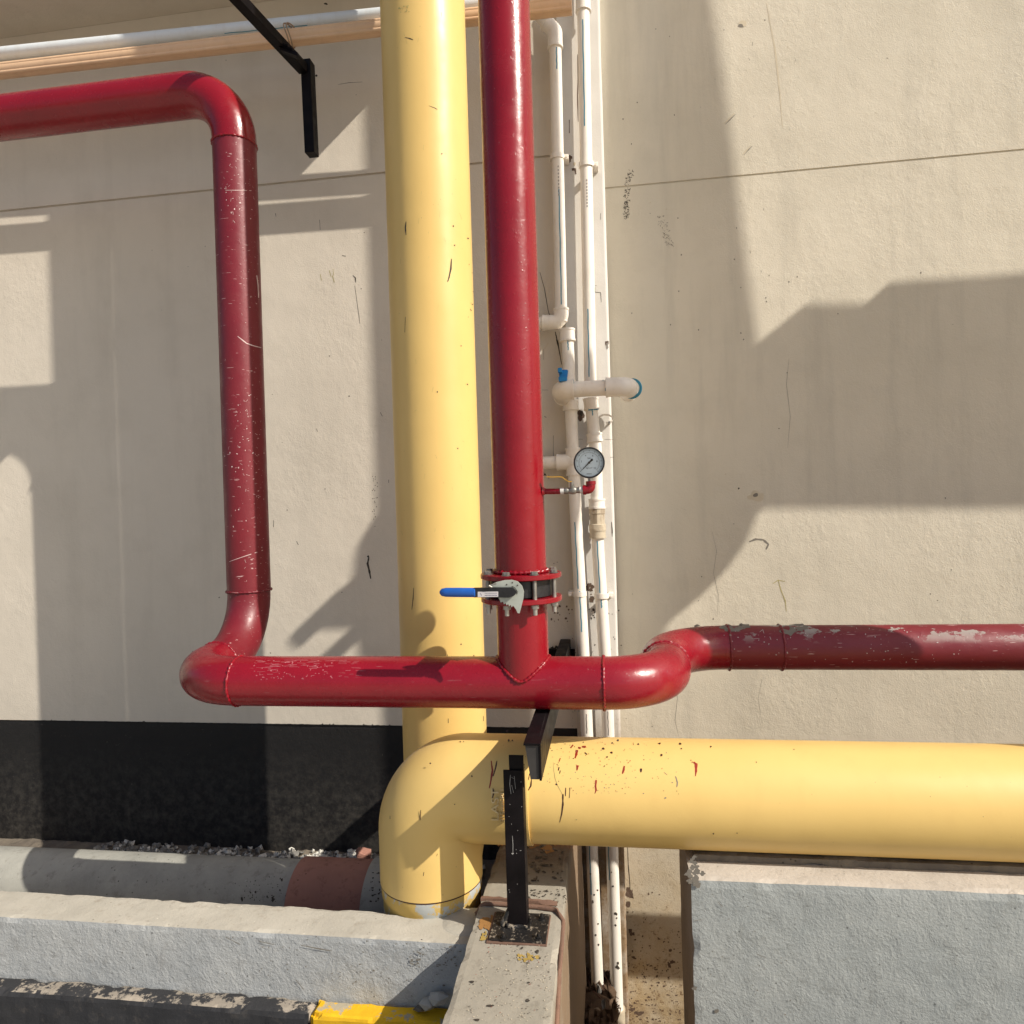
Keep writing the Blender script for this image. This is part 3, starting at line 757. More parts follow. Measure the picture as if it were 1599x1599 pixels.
tag(obj('gravel', bm, [M['stone_white'], M['stone_grey']]), 'white and grey pebbles strewn along the foot of the black wall base', 'gravel', kind='stuff')
# broken brick leaning by the black wall
c = at(567, 1334, 3.10); b2 = bmesh.new(); bm = bmesh.new()
rough_box(b2, (-.035,-.03,-.02), (.035,.03,.02), .012, .004, .01, 0, 3)
bmesh.ops.transform(b2, matrix=Matrix.Translation(c)@Matrix.Rotation(.5, 4, 'Y')@Matrix.Rotation(.4, 4, 'Z'), verts=b2.verts[:]); merge(bm, b2)
tag(obj('brick', bm, M['drain_red'], None), 'broken brick piece lying at the foot of the black wall base', 'brick')

# ================================================================== YELLOW PIPES
RY = .1575
Y1 = 2.543; X1 = at(683, 760, Y1).x
t = empty('yellow_pipe', (X1, Y1, .3), 'tall vertical pale yellow pipe behind the red riser', 'pipe')
bm = bmesh.new()
pth = fillet([(X1, Y1, 8), (X1, Y1, EYE-1.13), (XV, 2.17, EYE-1.13)], [.19])
pth = sub(pth[:2], 10)[:-1]+pth[1:]
tube(bm, pth, RY, 72)
hv = hit_cyl((X1, Y1, 0), (X1, Y1, 3), RY)
for p, w in (([(634,346),(633,356),(634,367)], 2), ([(705,404),(704,420),(701,434),(699,440)], 2.4), ([(633,495),(632,519)], 1), ([(646,918),(645,935),(643,952)], 1.2),
             ([(700,1122),(700,1129)], 1.4), ([(632,58),(640,60),(645,62)], 1.4), ([(670,165),(680,169),(683,171)], .9), ([(755,1118),(755,1126)], 1.2), ([(699,1022),(699,1028)], 1)):
    ribbon(bm, p, w, hv, 1)
for x, y in ((708,353),(731,372),(710,383),(720,540),(683,612),(730,600),(720,1006),(740,1024),(697,1066),(715,700),(690,240)): blob(bm, x, y, 1.1, 1.3, hv, 1, 8, .3)
for k in range(18): blob(bm, 631+random.uniform(-8, 8), 14+random.uniform(-5, 5), random.uniform(.5, 1.6), random.uniform(.4, 1), hv, 2, 7, .5)
for k in range(10): blob(bm, 735+random.uniform(-4, 4), 450+random.uniform(-40, 50), random.uniform(.4, 1), random.uniform(.4, 1), hv, 1, 7, .5)
for _ in range(45):
    x, y = random.uniform(612, 740), random.uniform(10, 1000); ribbon(bm, [(x, y), (x+random.uniform(-3, 3), y+random.uniform(2, 9))], random.uniform(.3, .7), hv, 2, e=.0003)
obj('pipe_run', bm, [M['yellow'], M['mark'], M['olive']], t, 40)

# horizontal yellow pipe with its elbow
YH = 2.155; ZH = at(1050, 1237, YH).z; XV = at(674, 1350, YH).x
t = empty('yellow_elbow_pipe', (XV, YH, .2), 'pale yellow pipe coming in from the right and turning down through an elbow', 'pipe')
hh = hit_cyl((0, YH, ZH), (1, YH, ZH), RY)
xsm = hh(824, 1250).x
bm = bmesh.new(); tube(bm, sub([(xsm-.05, YH, ZH), (6, YH, ZH)], 24), RY, 72)
# drips of red and dark paint
D = [([(767,1188),(769,1203),(766,1222),(764,1231)], 2.6, 1), ([(776,1188),(774,1199),(770,1212)], 2.4, 2)]
for p, w, mi in (([(913,1175),(917,1178)], 3, 2), ([(895,1163),(891,1168)], 3.5, 1), ([(901,1171),(900,1178),(898,1184)], [4.5, 3.6, 2], 1),
    ([(875,1184),(873,1189)], 3, 1), ([(873,1198),(872,1203)], 3, 2), ([(875,1203),(874,1208)], 2.4, 2), ([(902,1195),(901,1203)], [3.4, 2], 1),
    ([(931,1218),(930,1228),(931,1234),(929,1239)], [2.6, 3, 2.4, 1], 1), ([(975,1196),(974,1202),(972,1208)], [2.2, 3.4, 2], 1),
    ([(1083,1190),(1087,1193),(1087,1204),(1086,1212)], [2, 4.2, 3, 1], 1), ([(1001,1200),(1001,1206)], [3.4, 2], 2),
    ([(883.5,1230),(883,1243)], 2, 2), ([(890,1230),(889,1246)], 2, 2), ([(879,1240),(879,1256),(877,1272),(874,1284)], [2, 2.6, 2.4, 1], 2),
    ([(827,1208),(825,1218)], 2, 2), ([(830,1217),(829,1227),(825,1234)], 2.4, 2), ([(864,1190),(865,1204),(867,1216),(870,1225),(878,1240)], .8, 3),
    ([(1055,1212),(1058,1222),(1057,1229)], 1.8, 4), ([(1037,1206),(1042,1210)], 1, 4)):
    ribbon(bm, p, w, hh, mi)
for x, y, s, mi in ((912,1166,2.8,1),(905,1168,2.4,1),(942,1169,2.2,2),(955,1175,2.2,2),(948,1182,1.8,2),(956,1160,1.4,2),(965,1156,1.8,2),(997,1162,1.6,2),(1030,1161,2,2),(1062,1161,2.2,2),(1064,1169,1.3,2),(1033,1179,2.2,2),(996,1162,1,2),(939,1171,.9,4),
    (869,1225,1.6,2),(1181,1190,1,2),(984,1188,1,1),(981,1191,.8,1),(944,1230,.9,4),(951,1230,.9,4),(944,1196,.8,2),(946,1209,.8,4),(978,1215,.8,4),(993,1214,.8,4),(863,1182,.8,3),(857,1170,.9,4),(1005,1239,1,4),(1110,1166,1.4,2),(1240,1170,1,2),(1079,1187,1,1),(1081,1190,1,1),(1151,1301,1.1,2),(1114,1302,1.4,2),(1039,1246,1.4,4),(1050,1222,1,4),(900,1280,1,3)):
    blob(bm, x, y, s, s*.8, hh, mi, 9, .3)
for _ in range(170):
    x = random.gauss(930, 60)
    if x < 828: continue
    y = random.uniform(1158, 1240)
    blob(bm, x, y, random.uniform(.3, .9), random.uniform(.3, .9), hh, random.choice((2, 4, 1)), 6, e=.0004)
obj('pipe_run', bm, [M['yellow'], M['reddrip'], M['darkdrip'], M['olive'], M['greymark']], t, 40)
RE = RY+.006
bm = bmesh.new()
zbt = at(675, 1412, YH-RE).z
pth = fillet([(xsm, YH, ZH), (XV, YH, ZH), (XV, YH, zbt)], [.125], R(4))
pth = [pth[0]]+[pth[0].lerp(pth[1], .5)]+pth[1:-1]+[pth[-2].lerp(pth[-1], .5), pth[-1]]
tube(bm, pth, RE, 80)
he = hit_cyl((0, YH, ZH), (1, YH, ZH), RE)
hw = hit_cyl((XV, YH, 0), (XV, YH, 1), RE)
for p, w, mi in D: ribbon(bm, p, w, he, mi)
ribbon(bm, [(770,1231),(771,1238),(769,1246)], 2.4, he, 2)
for p, w in (([(657,1265),(656,1275),(656,1281)], 1.4), ([(609,1274),(609,1279)], 1.3), ([(662,1362),(661,1368)], 1.6), ([(683,1333),(682,1337)], 1)): ribbon(bm, p, w, hw, 2)
for x, y, s in ((672,1192,1.3),(719,1158,1),(724,1158,.8),(794,1156,1.8),(800,1156,1.2),(737,1212,1.4),(710,1256,1),(792,1141,2)): blob(bm, x, y, s, s, he, 2, 8, .3, e=.002)
# dark joint line round the foot of the elbow
lathe(bm, (XV, YH, zbt), (0, 0, -1), [(0, RE-.001), (.0045, RE-.001)], 80, 2)
ef = obj('elbow', bm, [M['yellow'], M['reddrip'], M['darkdrip']], t, 40)
bm = bmesh.new(); tube(bm, [(XV, YH, zbt-.0045), (XV, YH, zbt-.04), (XV, YH, zbt-.045), (XV, YH, -.3)], [RE-.002, RE-.004, RY-.002, RY-.002], 72)
obj('foot_collar', bm, concrete('half_painted_pvc', (.45, .47, .47), (.42, .44, .42), (.4, .36, .2), 61, .0005, .2, paint=(.58, .40, .12)), t, 40)
# raised lettering moulded into the elbow, reading upwards
def raised(text, px, py, hpx, hit, parent, mat, adv=1.0):
    cu = bpy.data.curves.new('txt', 'FONT'); cu.body = text; cu.size = 1; cu.extrude = .5; cu.offset = .004
    o = bpy.data.objects.new('txt', cu); COL.objects.link(o)
    dg = bpy.context.evaluated_depsgraph_get(); me = bpy.data.meshes.new_from_object(o.evaluated_get(dg))
    bpy.data.objects.remove(o)
    b = bmesh.new(); b.from_mesh(me)
    bmesh.ops.subdivide_edges(b, edges=[e for e in b.edges if e.calc_length() > .2], cuts=1)
    for v in b.verts:
        x, y, z = v.co
        v.co = hit(px-y*hpx/.72, py-x*hpx/.72*adv, .0002+.0048*(z+.5))
    ob = obj('raised_lettering', b, mat, None); ob.parent = parent; ob.location = -wloc(parent); return ob
M['lit_letter'] = flat('lit_letter_paint', (.88, .66, .32), .4)  # paler yellow stands in for light catching the letter edges
raised('LAST', 778.5, 1283, 12, he, ef, M['lit_letter'], 1.42)
raised('315mm-BU', 788.5, 1284, 8, he, ef, M['lit_letter'], 1.0)

# ================================================================== RED PIPEWORK
RRD = .079
YRr = 2.112; XR = at(804.5, 600, YRr).x
ZHd = at(640, 1064.5, YRr).z
zf1 = at(809, 894, YRr).z                    # upper flange top
zf2 = at(810, 930, YRr).z                    # lower flange top
# riser above the valve
t = empty('red_riser', (XR, YRr, zf1), 'glossy red vertical pipe rising from the flanged valve', 'pipe')
bm = bmesh.new(); tube(bm, sub([(XR, YRr, zf1+.002), (XR, YRr, 8)], 30), RRD, 64); obj('pipe_run', bm, M['red'], t, 40)
bm = bmesh.new()
for zz_ in (zf1+.006,): weld(bm, (XR, YRr, zz_), (0, 0, 1), RRD+.001, .006, 0, 100, 2)
obj('weld_bead', bm, M['red'], t, 60)
RF = .1245
def flange(z, ph, parent, mat, h=.015):
    bm = bmesh.new(); prof = [(0, RRD-.004), (0, RF-.002), (.002, RF), (h-.002, RF), (h, RF-.002), (h, RRD-.004)]
    lathe(bm, (XR, YRr, z), (0, 0, 1), prof, 80)
    return obj('flange', bm, mat, parent, 30)
flange(zf1-.015, 0, t, M['red'])
# header: S-shaped run of red pipe in front of the wall, with the left riser
hx0, hx1 = at(374, 1065, YRr).x, at(943, 1065, YRr).x
X_L = hx0-.222; YB_ = YRr+.48; RB2 = .200; RB3 = .250
XRr = hx1+RB2; YRun = YRr+RB2+RB3+.07
t = empty('red_header', (XR, YRr, ZHd), 'glossy red header pipe crossing in front, with its worn left riser and worn right run', 'pipe')
zTop = at(368, 227, YB_).z
bm = bmesh.new(); tube(bm, sub([(hx0, YRr, ZHd), (hx1, YRr, ZHd)], 16), RRD, 64)
hz = hit_cyl((-1, YRr, ZHd), (0, YRr, ZHd), RRD)
for _ in range(70):
    x = random.uniform(395, 560); y = 1030+abs(random.gauss(8, 9))
    ribbon(bm, [(x, y), (x+random.uniform(3, 16), y+random.uniform(-1, 1))], random.uniform(.4, .9), hz, 1, e=.0003)
for _ in range(60): blob(bm, random.uniform(395, 520), random.uniform(1030, 1062), random.uniform(.4, 1.3), random.uniform(.4, 1.0), hz, 1, 7, .5, e=.0003)
obj('straight_pipe', bm, [M['red_header'], flat('pink_scuff', (.50, .16, .18), .5)], t, 40)
bm = bmesh.new()
tube(bm, fillet([(hx0, YRr, ZHd), (X_L, YRr, ZHd), (X_L, YRr+.24, ZHd)], [.220]), RRD, 64); obj('elbow', bm, M['red_header'], t, 40)
bm = bmesh.new(); RL = .084
tube(bm, fillet([(X_L, YRr+.24, ZHd), (X_L, YB_, ZHd), (X_L, YB_, ZHd+.245)], [.238]), [RRD]*2+[RRD+.002]*12+[RL]*3 if False else RRD+.002, 64); obj('elbow', bm, M['red_old_shaded'], t, 40)
bm = bmesh.new()
tube(bm, sub([(X_L, YB_, ZHd+.24), (X_L, YB_, zTop)], 20), RL-.001, 64)
hL = hit_cyl((X_L, YB_, 0), (X_L, YB_, 1), RL-.001)
ribbon(bm, [(371,525),(385,536),(396,540),(408,543)], 1.6, hL, 1); ribbon(bm, [(358,877),(372,872),(390,866),(420,856)], .9, hL, 1)
for k in range(150):
    y = random.choice((random.uniform(225, 935), random.gauss(300, 25), random.gauss(700, 60))); x = random.gauss(370+(y-200)*.02, 16)
    if x > 398+(y-225)*.03: continue
    if random.random() < .6: blob(bm, x, y, random.uniform(.3, 1.2), random.uniform(.3, 1.2), hL, 1, 6, .5, e=.0003)
    else: ribbon(bm, [(x, y), (x+random.uniform(-4, 4), y+random.uniform(-5, 5))], random.uniform(.3, .9), hL, 1, e=.0003)
ribbon(bm, [(352,297),(375,297),(400,298)], 1, hL, 1); ribbon(bm, [(401,430),(403,445),(404,465)], 2.2, hL, 1)
obj('left_riser', bm, [M['red_old_shaded'], flat('white_scratch', (.62, .46, .44), .6)], t, 40)
bm = bmesh.new()
tube(bm, fillet([(X_L, YB_, zTop), (X_L, YB_, zTop+.22), (X_L-.22, YB_, zTop+.22), (X_L-5, YB_, zTop+.22)], [.20, 0]), RL, 64); obj('top_elbow', bm, M['red'], t, 40)
bm = bmesh.new()
tube(bm, fillet([(hx1, YRr, ZHd), (XRr, YRr, ZHd), (XRr, YRr+RB2, ZHd)], [RB2-.001]), RRD, 64); obj('elbow', bm, M['red_header'], t, 40)
bm = bmesh.new()
tube(bm, fillet([(XRr, YRr+RB2, ZHd), (XRr, YRun, ZHd), (XRr+RB3, YRun, ZHd)], [RB3-.002]), RRD+.001, 64); obj('elbow', bm, M['red_header'], t, 40)
bm = bmesh.new(); tube(bm, sub([(XRr+RB3, YRun, ZHd), (5, YRun, ZHd)], 12), RRD+.001, 64)
hR = hit_cyl((0, YRun, ZHd), (1, YRun, ZHd), RRD+.001)
for (x, y, a, b) in ((1146,982,16,5),(1136,979,12,4),(1160,978,10,4),(1232,985,15,7),(1245,980,14,6),(1088,977,4,2)): blob(bm, x, y, a, b, hR, 1, 18, .35)
for k in range(40):
    x = random.gauss(1100, 12); y = random.gauss(1000, 7); ribbon(bm, [(x, y), (x+random.uniform(-3, 1), y+random.uniform(3, 8))], random.uniform(.4, .9), hR, 2, e=.0004)
for k in range(70): blob(bm, random.uniform(1075, 1500), random.uniform(980, 1035), random.uniform(.3, 1.3), random.uniform(.3, 1.3), hR, 2, 7, .5)
ribbon(bm, [(1178,997),(1186,997)], 1, hR, 2); ribbon(bm, [(1186,987),(1191,983),(1193,989)], 1, hR, 2); ribbon(bm, [(1202,994),(1204,999)], 1.4, hR, 2)
obj('right_run', bm, [M['red_primer_shaded'], M['greymark'], flat('pale_chip', (.50, .42, .40), .6)], t, 40)
for c, ax, rad, mt in (((hx0,YRr,ZHd),(1,0,0),RRD,'red_header'), ((hx1,YRr,ZHd),(1,0,0),RRD,'red_header'), ((X_L,YRr+.24,ZHd),(0,1,0),RRD,'red_header'),
                   ((X_L,YB_,ZHd+.24),(0,0,1),RL,'red_old_shaded'), ((X_L,YB_,zTop),(0,0,1),RL,'red'), ((XRr,YRr+RB2+.03,ZHd),(0,1,0),RRD+.001,'red_header'),
                   ((XRr+RB3,YRun,ZHd),(1,0,0),RRD+.001,'red_primer_shaded'), ((at(1218,1007,YRun).x,YRun,ZHd),(1,0,0),RRD+.001,'red_primer_shaded')):
    bm = bmesh.new(); weld(bm, c, ax, rad, .0042, 0, 100, rad*100+c[0]); obj('weld_bead', bm, M[mt], t, 60)
# branch up to the valve, fitted to the header with a curved weld
bm = bmesh.new(); tube(bm, sub([(XR, YRr, ZHd), (XR, YRr, zf2-.014)], 6), RRD-.0006, 64); obj('branch', bm, M['red'], t, 40)
bm = bmesh.new(); pts = []; rd = []
for k in range(121):
    a = 2*math.pi*k/120; x = math.cos(a)*RRD; y = math.sin(a)*RRD*.995
    z = math.sqrt(max(0, RRD*RRD-y*y*.945)); pts.append(Vector((XR+x*1.01, YRr+y*1.01, ZHd+z+.001))); rd.append(.0048*(1+.3*math.sin(k*2.3)+.35*noise.noise(Vector((k*.4, 0, 0)))))
tube(bm, pts, rd, 10, cap=False); obj('weld_bead', bm, M['red'], t, 60)
flange(zf2-.015, 0, t, M['red'])

# ------------------------------------------------------------------ butterfly valve between the flanges
va = empty('butterfly_valve', (XR, YRr, zf2), 'black butterfly valve with a blue handled lever, bolted between red flanges', 'valve')
bm = bmesh.new()
hgt = (zf1-.015)-zf2
lathe(bm, (XR, YRr, zf2), (0, 0, 1), [(.001, .06), (.001, .094), (.004, .098), (hgt-.004, .098), (hgt-.001, .094), (hgt-.001, .06)], 64)
zm = zf2+hgt/2
yh = 1.90
for q, rr in (((XR-.012, YRr-.09, zm), .03),): tube(bm, [q, (q[0]+.0, yh+.022, zm+.002)], rr, 24)
obj('valve_body', bm, M['blackcast'], va, 35)
# notched quadrant plate (an upright grey plate facing the viewer)
def P(px, py, Y=yh): return at(px, py, Y)
out = [(765,914),(775,909),(788,906),(799,905.5),(808,908),(815,915),(818,924),(817,935),(815,943),(813,951),(811,958),(808,957),(806,952),(803,948),(801,945.5),(799,948.5),(797.5,944.5),(795,947),(793.5,943),(791,945.5),(789.5,941.5),(787,943.5),(785,939.5),(782,941),(780,936.5),(778,933),(777,925),(770,918)]
bm = bmesh.new(); prism(bm, [P(x, y, yh+.012) for x, y in out], Vector((0, .005, 0)))
hq2 = hit_plane(yh+.0115)
for x, y in ((791,913),(800,910),(808,914)): blob(bm, x, y, 1.2, 1.2, hq2, 1, 10, .1)
ribbon(bm, [(799,915),(804,918),(808,924),(807,928)], 1.2, hq2, 1)
obj('notched_plate', bm, [M['plate'], M['mark']], va)
# black lever arm
bm = bmesh.new()
prism(bm, [P(x, y, yh) for x, y in ((739,918),(770,917.5),(800,917.5),(807,924.5),(803,930),(795,933.5),(770,933),(739,933))], Vector((0, .010, 0)), 0, .001)
lv = obj('lever_arm', bm, M['blackcast'], va)
bm = bmesh.new(); tube(bm, [P(768,917,yh-.004), P(763,914.5,yh-.008)], .003, 10); tube(bm, [P(775,911,yh-.003), P(763,915,yh-.006)], .0022, 8)
obj('latch_wire', bm, M['galv'], lv, 40)
bm = bmesh.new(); c0 = P(742,925.5); c1 = P(693,925.5)
tube(bm, [P(742,925.6)+Vector((0,.005,0)), P(741,925.6)+Vector((0,.005,0)), P(715,925.4)+Vector((0,.005,0)), P(696,925.3)+Vector((0,.005,0)), P(689,925.3)+Vector((0,.005,0)), P(686,925.3)+Vector((0,.005,0))], [.0105, .0135, .0135, .0130, .0105, .004], 24)
for v in bm.verts: v.co.y = (v.co.y-yh-.005)*.75+yh+.005
obj('grip', bm, M['blue_grip'], lv, 50)
bm = bmesh.new(); hs = hit_plane(yh-.0002)
quad(bm, [hs(746,924), hs(778,923.6), hs(778,932), hs(746,932.4)][::-1], 0)
for k in range(9):
    ribbon(bm, [(757+k*2.2, 926.3), (758.4+k*2.2, 926.3)], 1.3, hit_plane(yh-.0006), 1, .1)
    ribbon(bm, [(757+k*2.2, 929.6), (758.5+k*2.2, 929.6)], 1.6, hit_plane(yh-.0006), 1, .1)
ribbon(bm, [(750,926),(752,930)], 1, hit_plane(yh-.0006), 1)
obj('sticker', bm, [M['sticker'], M['ink']], lv)
# bolts: head, shank, nut, thread end, eight of them
proto = None
def hexprof(bm, c, r, h, mi=0):
    vs = [Vector((c[0]+r*math.cos(R(60*k)), c[1]+r*math.sin(R(60*k)), c[2])) for k in range(6)]
    prism(bm, vs, Vector((0, 0, h)), mi, .0012)
for k in range(8):
    a = R(22.5+45*k+6); bx, by = XR+.108*math.cos(a), YRr+.108*math.sin(a)
    if proto is None:
        bm = bmesh.new()
        hexprof(bm, (bx, by, zf1+.002), .0115, .009); tube(bm, [(bx, by, zf2-.046), (bx, by, zf1+.001)], .0068, 16)
        lathe(bm, (bx, by, zf1), (0, 0, 1), [(0, .0005), (.001, .0145), (.002, .0145), (.003, .0005)], 20)
        proto = obj('bolt', bm, M['galv'], va, 40); pb = (bx, by)
        bm = bmesh.new(); hexprof(bm, (bx, by, zf2-.0275), .0118, .012); pn = obj('nut', bm, M['galv'], None, 40); pn.parent = proto; pn.location = -wloc(proto)
        n0 = pn
    else:
        c = dupmesh(proto, (bx-pb[0], by-pb[1], 0), va)
        n = n0.copy(); COL.objects.link(n); n.parent = c; n.location = n0.location

# ------------------------------------------------------------------ pressure gauge assembly
YG = 2.08
g = empty('pressure_gauge', at(920, 767, YG), 'round black rimmed pressure gauge with its small red feed pipe and ball valve', 'gauge')
gz = at(880, 766, YG).z
bm = bmesh.new(); tube(bm, [(XR+.06, YRr-.01, at(848,767,YG).z), at(876,767,YG)], .0088, 20)
lathe(bm, (XR+.076, YRr-.015, at(848,767,YG).z), (1, 0, 0), [(0, .016), (.006, .012), (.010, .0088)], 20)
obj('nipple', bm, M['red'], g, 50)
bm = bmesh.new(); tube(bm, [at(875,767,YG), at(881,766.5,YG)], .0098, 20); obj('thread_tape', bm, M['teflon'], g, 40)
bm = bmesh.new(); tube(bm, [at(905,765,YG), at(911,765,YG)], .0098, 20); obj('thread_tape', bm, M['teflon'], g, 40)
bm = bmesh.new()
pa = [at(x, y, YG) for x, y in ((880,766.6),(882,766.5),(886,766.4),(888,766.2),(893,766),(898,765.6),(900,765.5),(905,765.2),(906,765.1))]
tube(bm, pa, [.0095, .0105, .0105, .0085, .0118, .0118, .0088, .0105, .009], 18)
tube(bm, [at(894,766,YG), at(893,757,YG-.008), at(893,752,YG-.010)], [.0075, .0065, .005], 14)
vb = obj('ball_valve', bm, M['galv'], g, 40)
bm = bmesh.new(); pl = [at(x, y, YG-.012) for x, y in ((893,752),(888,752),(883,749),(878,745),(874,744.5),(862,745),(854,744.5))]
for a, b in zip(pl[:-1], pl[1:]):
    prism(bm, [a+Vector((0,-.006,.0012)), b+Vector((0,-.006,.0012)), b+Vector((0,.006,.0012)), a+Vector((0,.006,.0012))], Vector((0,0,-.0024)))
lever = obj('lever', bm, M['brasslever'], g); 
bm = bmesh.new()
tube(bm, fillet([at(910,765,YG), at(922.5,764.3,YG), at(922.5,752,YG)], [.011]), .0135, 20)
lathe(bm, at(912,765,YG), (1,0,.03), [(-.003,.010), (-.003,.0150), (.006,.0150), (.006,.013)], 20); lathe(bm, at(922.6,755,YG), (0,0,1), [(-.003,.012), (-.003,.0150), (.007,.0150), (.007,.008)], 20)
obj('elbow', bm, M['red'], g, 40)
bm = bmesh.new(); tube(bm, [at(922.5,753,YG), at(921.5,744,YG)], [.0085, .0085], 6); obj('stem', bm, M['galv'], g, 30)
gc = at(920, 722.5, YG-.01); gn = Vector((.03, -1, .02)).normalized()
RG = .0462
bm = bmesh.new(); lathe(bm, gc-gn*.032, gn, [(0, 0), (0, RG-.004), (.003, RG-.001), (.030, RG-.001), (.031, RG), (.038, RG), (.040, RG-.0015), (.040, RG-.0045), (.034, RG-.0048)], 72)
bz = obj('case', bm, M['blackcast'], g, 30)
bm = bmesh.new(); lathe(bm, gc+gn*.001, gn, [(0, 0), (0, RG-.0045)], 60)
ga, gb = None, None
gu = (Vector((.03, 0, 1))-gn*gn.dot(Vector((.03, 0, 1)))).normalized(); gr = gn.cross(gu)*-1
if gr.x < 0: gr = -gr
def gp(r, ang, e=.0016): return gc+gn*e+(gr*math.cos(ang)+gu*math.sin(ang))*r*RG
def gquad(r1, r2, ang, w, mi=1, e=.0016):
    d = w/2; 
    quad(bm, [gp(r1, ang-d/r1, e), gp(r2, ang-d/r2, e), gp(r2, ang+d/r2, e), gp(r1, ang+d/r1, e)], mi)
for k in range(51):
    a = R(225-270*k/50); big = k % 5 == 0
    gquad(.78 if not big else .73, .84, a, .012 if not big else .026)
for k in range(60):
    a0, a1 = R(225-270*k/60), R(225-270*(k+1)/60)
    quad(bm, [gp(.655, a0), gp(.67, a0), gp(.67, a1), gp(.655, a1)], 2)
for k in range(31): gquad(.60, .66, R(225-270*k/30), .012, 2)
def gtext(s, x, y, size):
    cu = bpy.data.curves.new('t', 'FONT'); cu.body = s; cu.size = size; cu.align_x = 'CENTER'; cu.align_y = 'CENTER'
    o = bpy.data.objects.new('t', cu); COL.objects.link(o); dg = bpy.context.evaluated_depsgraph_get()
    me = bpy.data.meshes.new_from_object(o.evaluated_get(dg)); bpy.data.objects.remove(o)
    b = bmesh.new(); b.from_mesh(me)
    for v in b.verts: v.co = gc+gn*.0016+(gr*(x+v.co.x)+gu*(y+v.co.y))*RG
    merge(bm, b, 1)
for k, s in enumerate(('0', '2', '4', '6', '8', '10')):
    a = R(225-270*k/5); gtext(s, .5*math.cos(a), .5*math.sin(a), .17)
gtext('bar', 0, .30, .17); gtext('kg/cm²', 0, -.34, .15)
for x in (-.12, -.04, .04, .12): quad(bm, [gc+gn*.0016+(gr*(x+dx)+gu*(-.72+dy))*RG for dx, dy in ((-.03,-.02),(.03,-.02),(.03,.02),(-.03,.02))], 1)
obj('dial', bm, [M['dial'], M['mark'], M['greymark']], bz)
bm = bmesh.new(); a = R(226)
def nd(x, y): return gc+gn*.005+(gr*(x*math.cos(a)-y*math.sin(a))+gu*(x*math.sin(a)+y*math.cos(a)))*RG
prism(bm, [nd(-.26,-.085), nd(-.34,0), nd(-.26,.085), nd(-.13,.05), nd(0,.045), nd(.80,.008), nd(.80,-.008), nd(0,-.045), nd(-.13,-.05)], gn*.0008)
lathe(bm, gc+gn*.004, gn, [(0, .0035), (.003, .0032), (.0035, 0)], 20)
obj('needle', bm, M['mark'], bz)
bm = bmesh.new(); lathe(bm, gc+gn*.0068, gn, [(0, 0), (0, RG-.0046)], 60); 
obj('dial_glass', bm, M['glass'], bz)

# ================================================================== BLACK SUPPORT UNDER THE HEADER
t = empty('pipe_support', atz(812, 1450, ZB), 'black steel post and cantilever arm holding up the red header', 'support')
zt = ZHd-RRD-.002
ya = 1.80; xa = at(817, 1158, ya).x; xa2 = xa+.046
bm = bmesh.new()
box(bm, (xa, ya, zt-.006), (xa2, YL-.002, zt), 0, .0008)
box(bm, (xa2-.006, ya, zt-.098), (xa2, YL-.002, zt-.0062), 0, .0008)
prism(bm, [Vector((xa+.004, ya+.004, zt-.0065)), Vector((xa2-.007, ya+.004, zt-.0065)), Vector((xa2-.007, ya+.004, zt-.096)), Vector((xa+.016, ya+.004, zt-.096))], Vector((0, .006, 0)), 1)
hae = lambda px, py, e=.0005: atz(px, py, zt+.0012)
ribbon(bm, [(853,1112),(848,1130),(843,1150)], .7, hae, 1)
bw = bmesh.new(); box(bw, (at(850,1017,YL).x, YL-.014, at(860,1046,YL).z), (at(898,1017,YL).x, YL-.0025, at(870,1013,YL).z), 0, .001); obj('wall_plate', bw, M['blackiron'], t)
obj('arm', bm, [M['blackiron'], flat('dull_black', (.035, .032, .03), .6)], t)
yp = 1.905; xq0 = at(788.5, 1300, yp).x; xq1 = at(818.5, 1300, yp).x
zq = at(800, 1203, yp).z
bm = bmesh.new()
box(bm, (xq0, yp, ZB+.006), (xq1, yp+.006, zq), 0, .0008)
box(bm, (xq1-.006, yp+.0062, ZB+.006), (xq1, yp+.052, zq), 0, .0008)
hpo = hit_plane(yp-.0006)
for p in ([(797,1210),(796,1225),(798,1240)], [(800,1305),(801,1318),(801,1332)], [(803,1212),(805,1232)], [(799,1226),(802,1238)]): ribbon(bm, p, .9, hpo, 1)
blob(bm, 800.5, 1333, 1.6, 1.4, hpo, 1); 
for _ in range(16): blob(bm, random.uniform(792, 815), random.uniform(1208, 1400), .5, .7, hpo, 1, 6)
obj('post', bm, [M['blackiron'], M['blackchip']], t)
bm = bmesh.new()
box(bm, (at(794,1190,yp).x, yp+.0065, zq-.05), (at(817,1190,yp).x, yp+.0125, at(800,1181,yp).z), 0, .0006)
obj('link_plate', bm, M['blackiron'], t)
pc = atz(812, 1452, ZB)
bx0, bx1 = pc.x-.078, pc.x+.078; by0, by1 = atz(812,1474,ZB).y, atz(812,1429,ZB).y
def basecoat():
    tt = NT('spattered_black'); f = tt.ramp(tt.noise(45, 6, .75), .56, .60)
    col = tt.mix(f, (.016, .015, .015), (.26, .22, .17)); return tt.done(col, .35, tt.bump(tt.noise(60, 4), .003, .8))
M['spatter'] = basecoat()
bm = bmesh.new(); box(bm, (bx0, by0, ZB-.002), (bx1, by1, ZB+.008), 0, .001); bp = obj('base_plate', bm, M['spatter'], t)
bm = bmesh.new(); box(bm, (bx0-.006, by0-.006, ZB-.003), (bx1+.003, by1+.004, ZB+.0035), 0, .001); obj('mortar_pad', bm, M['rust_mud'], t)
bm = bmesh.new()
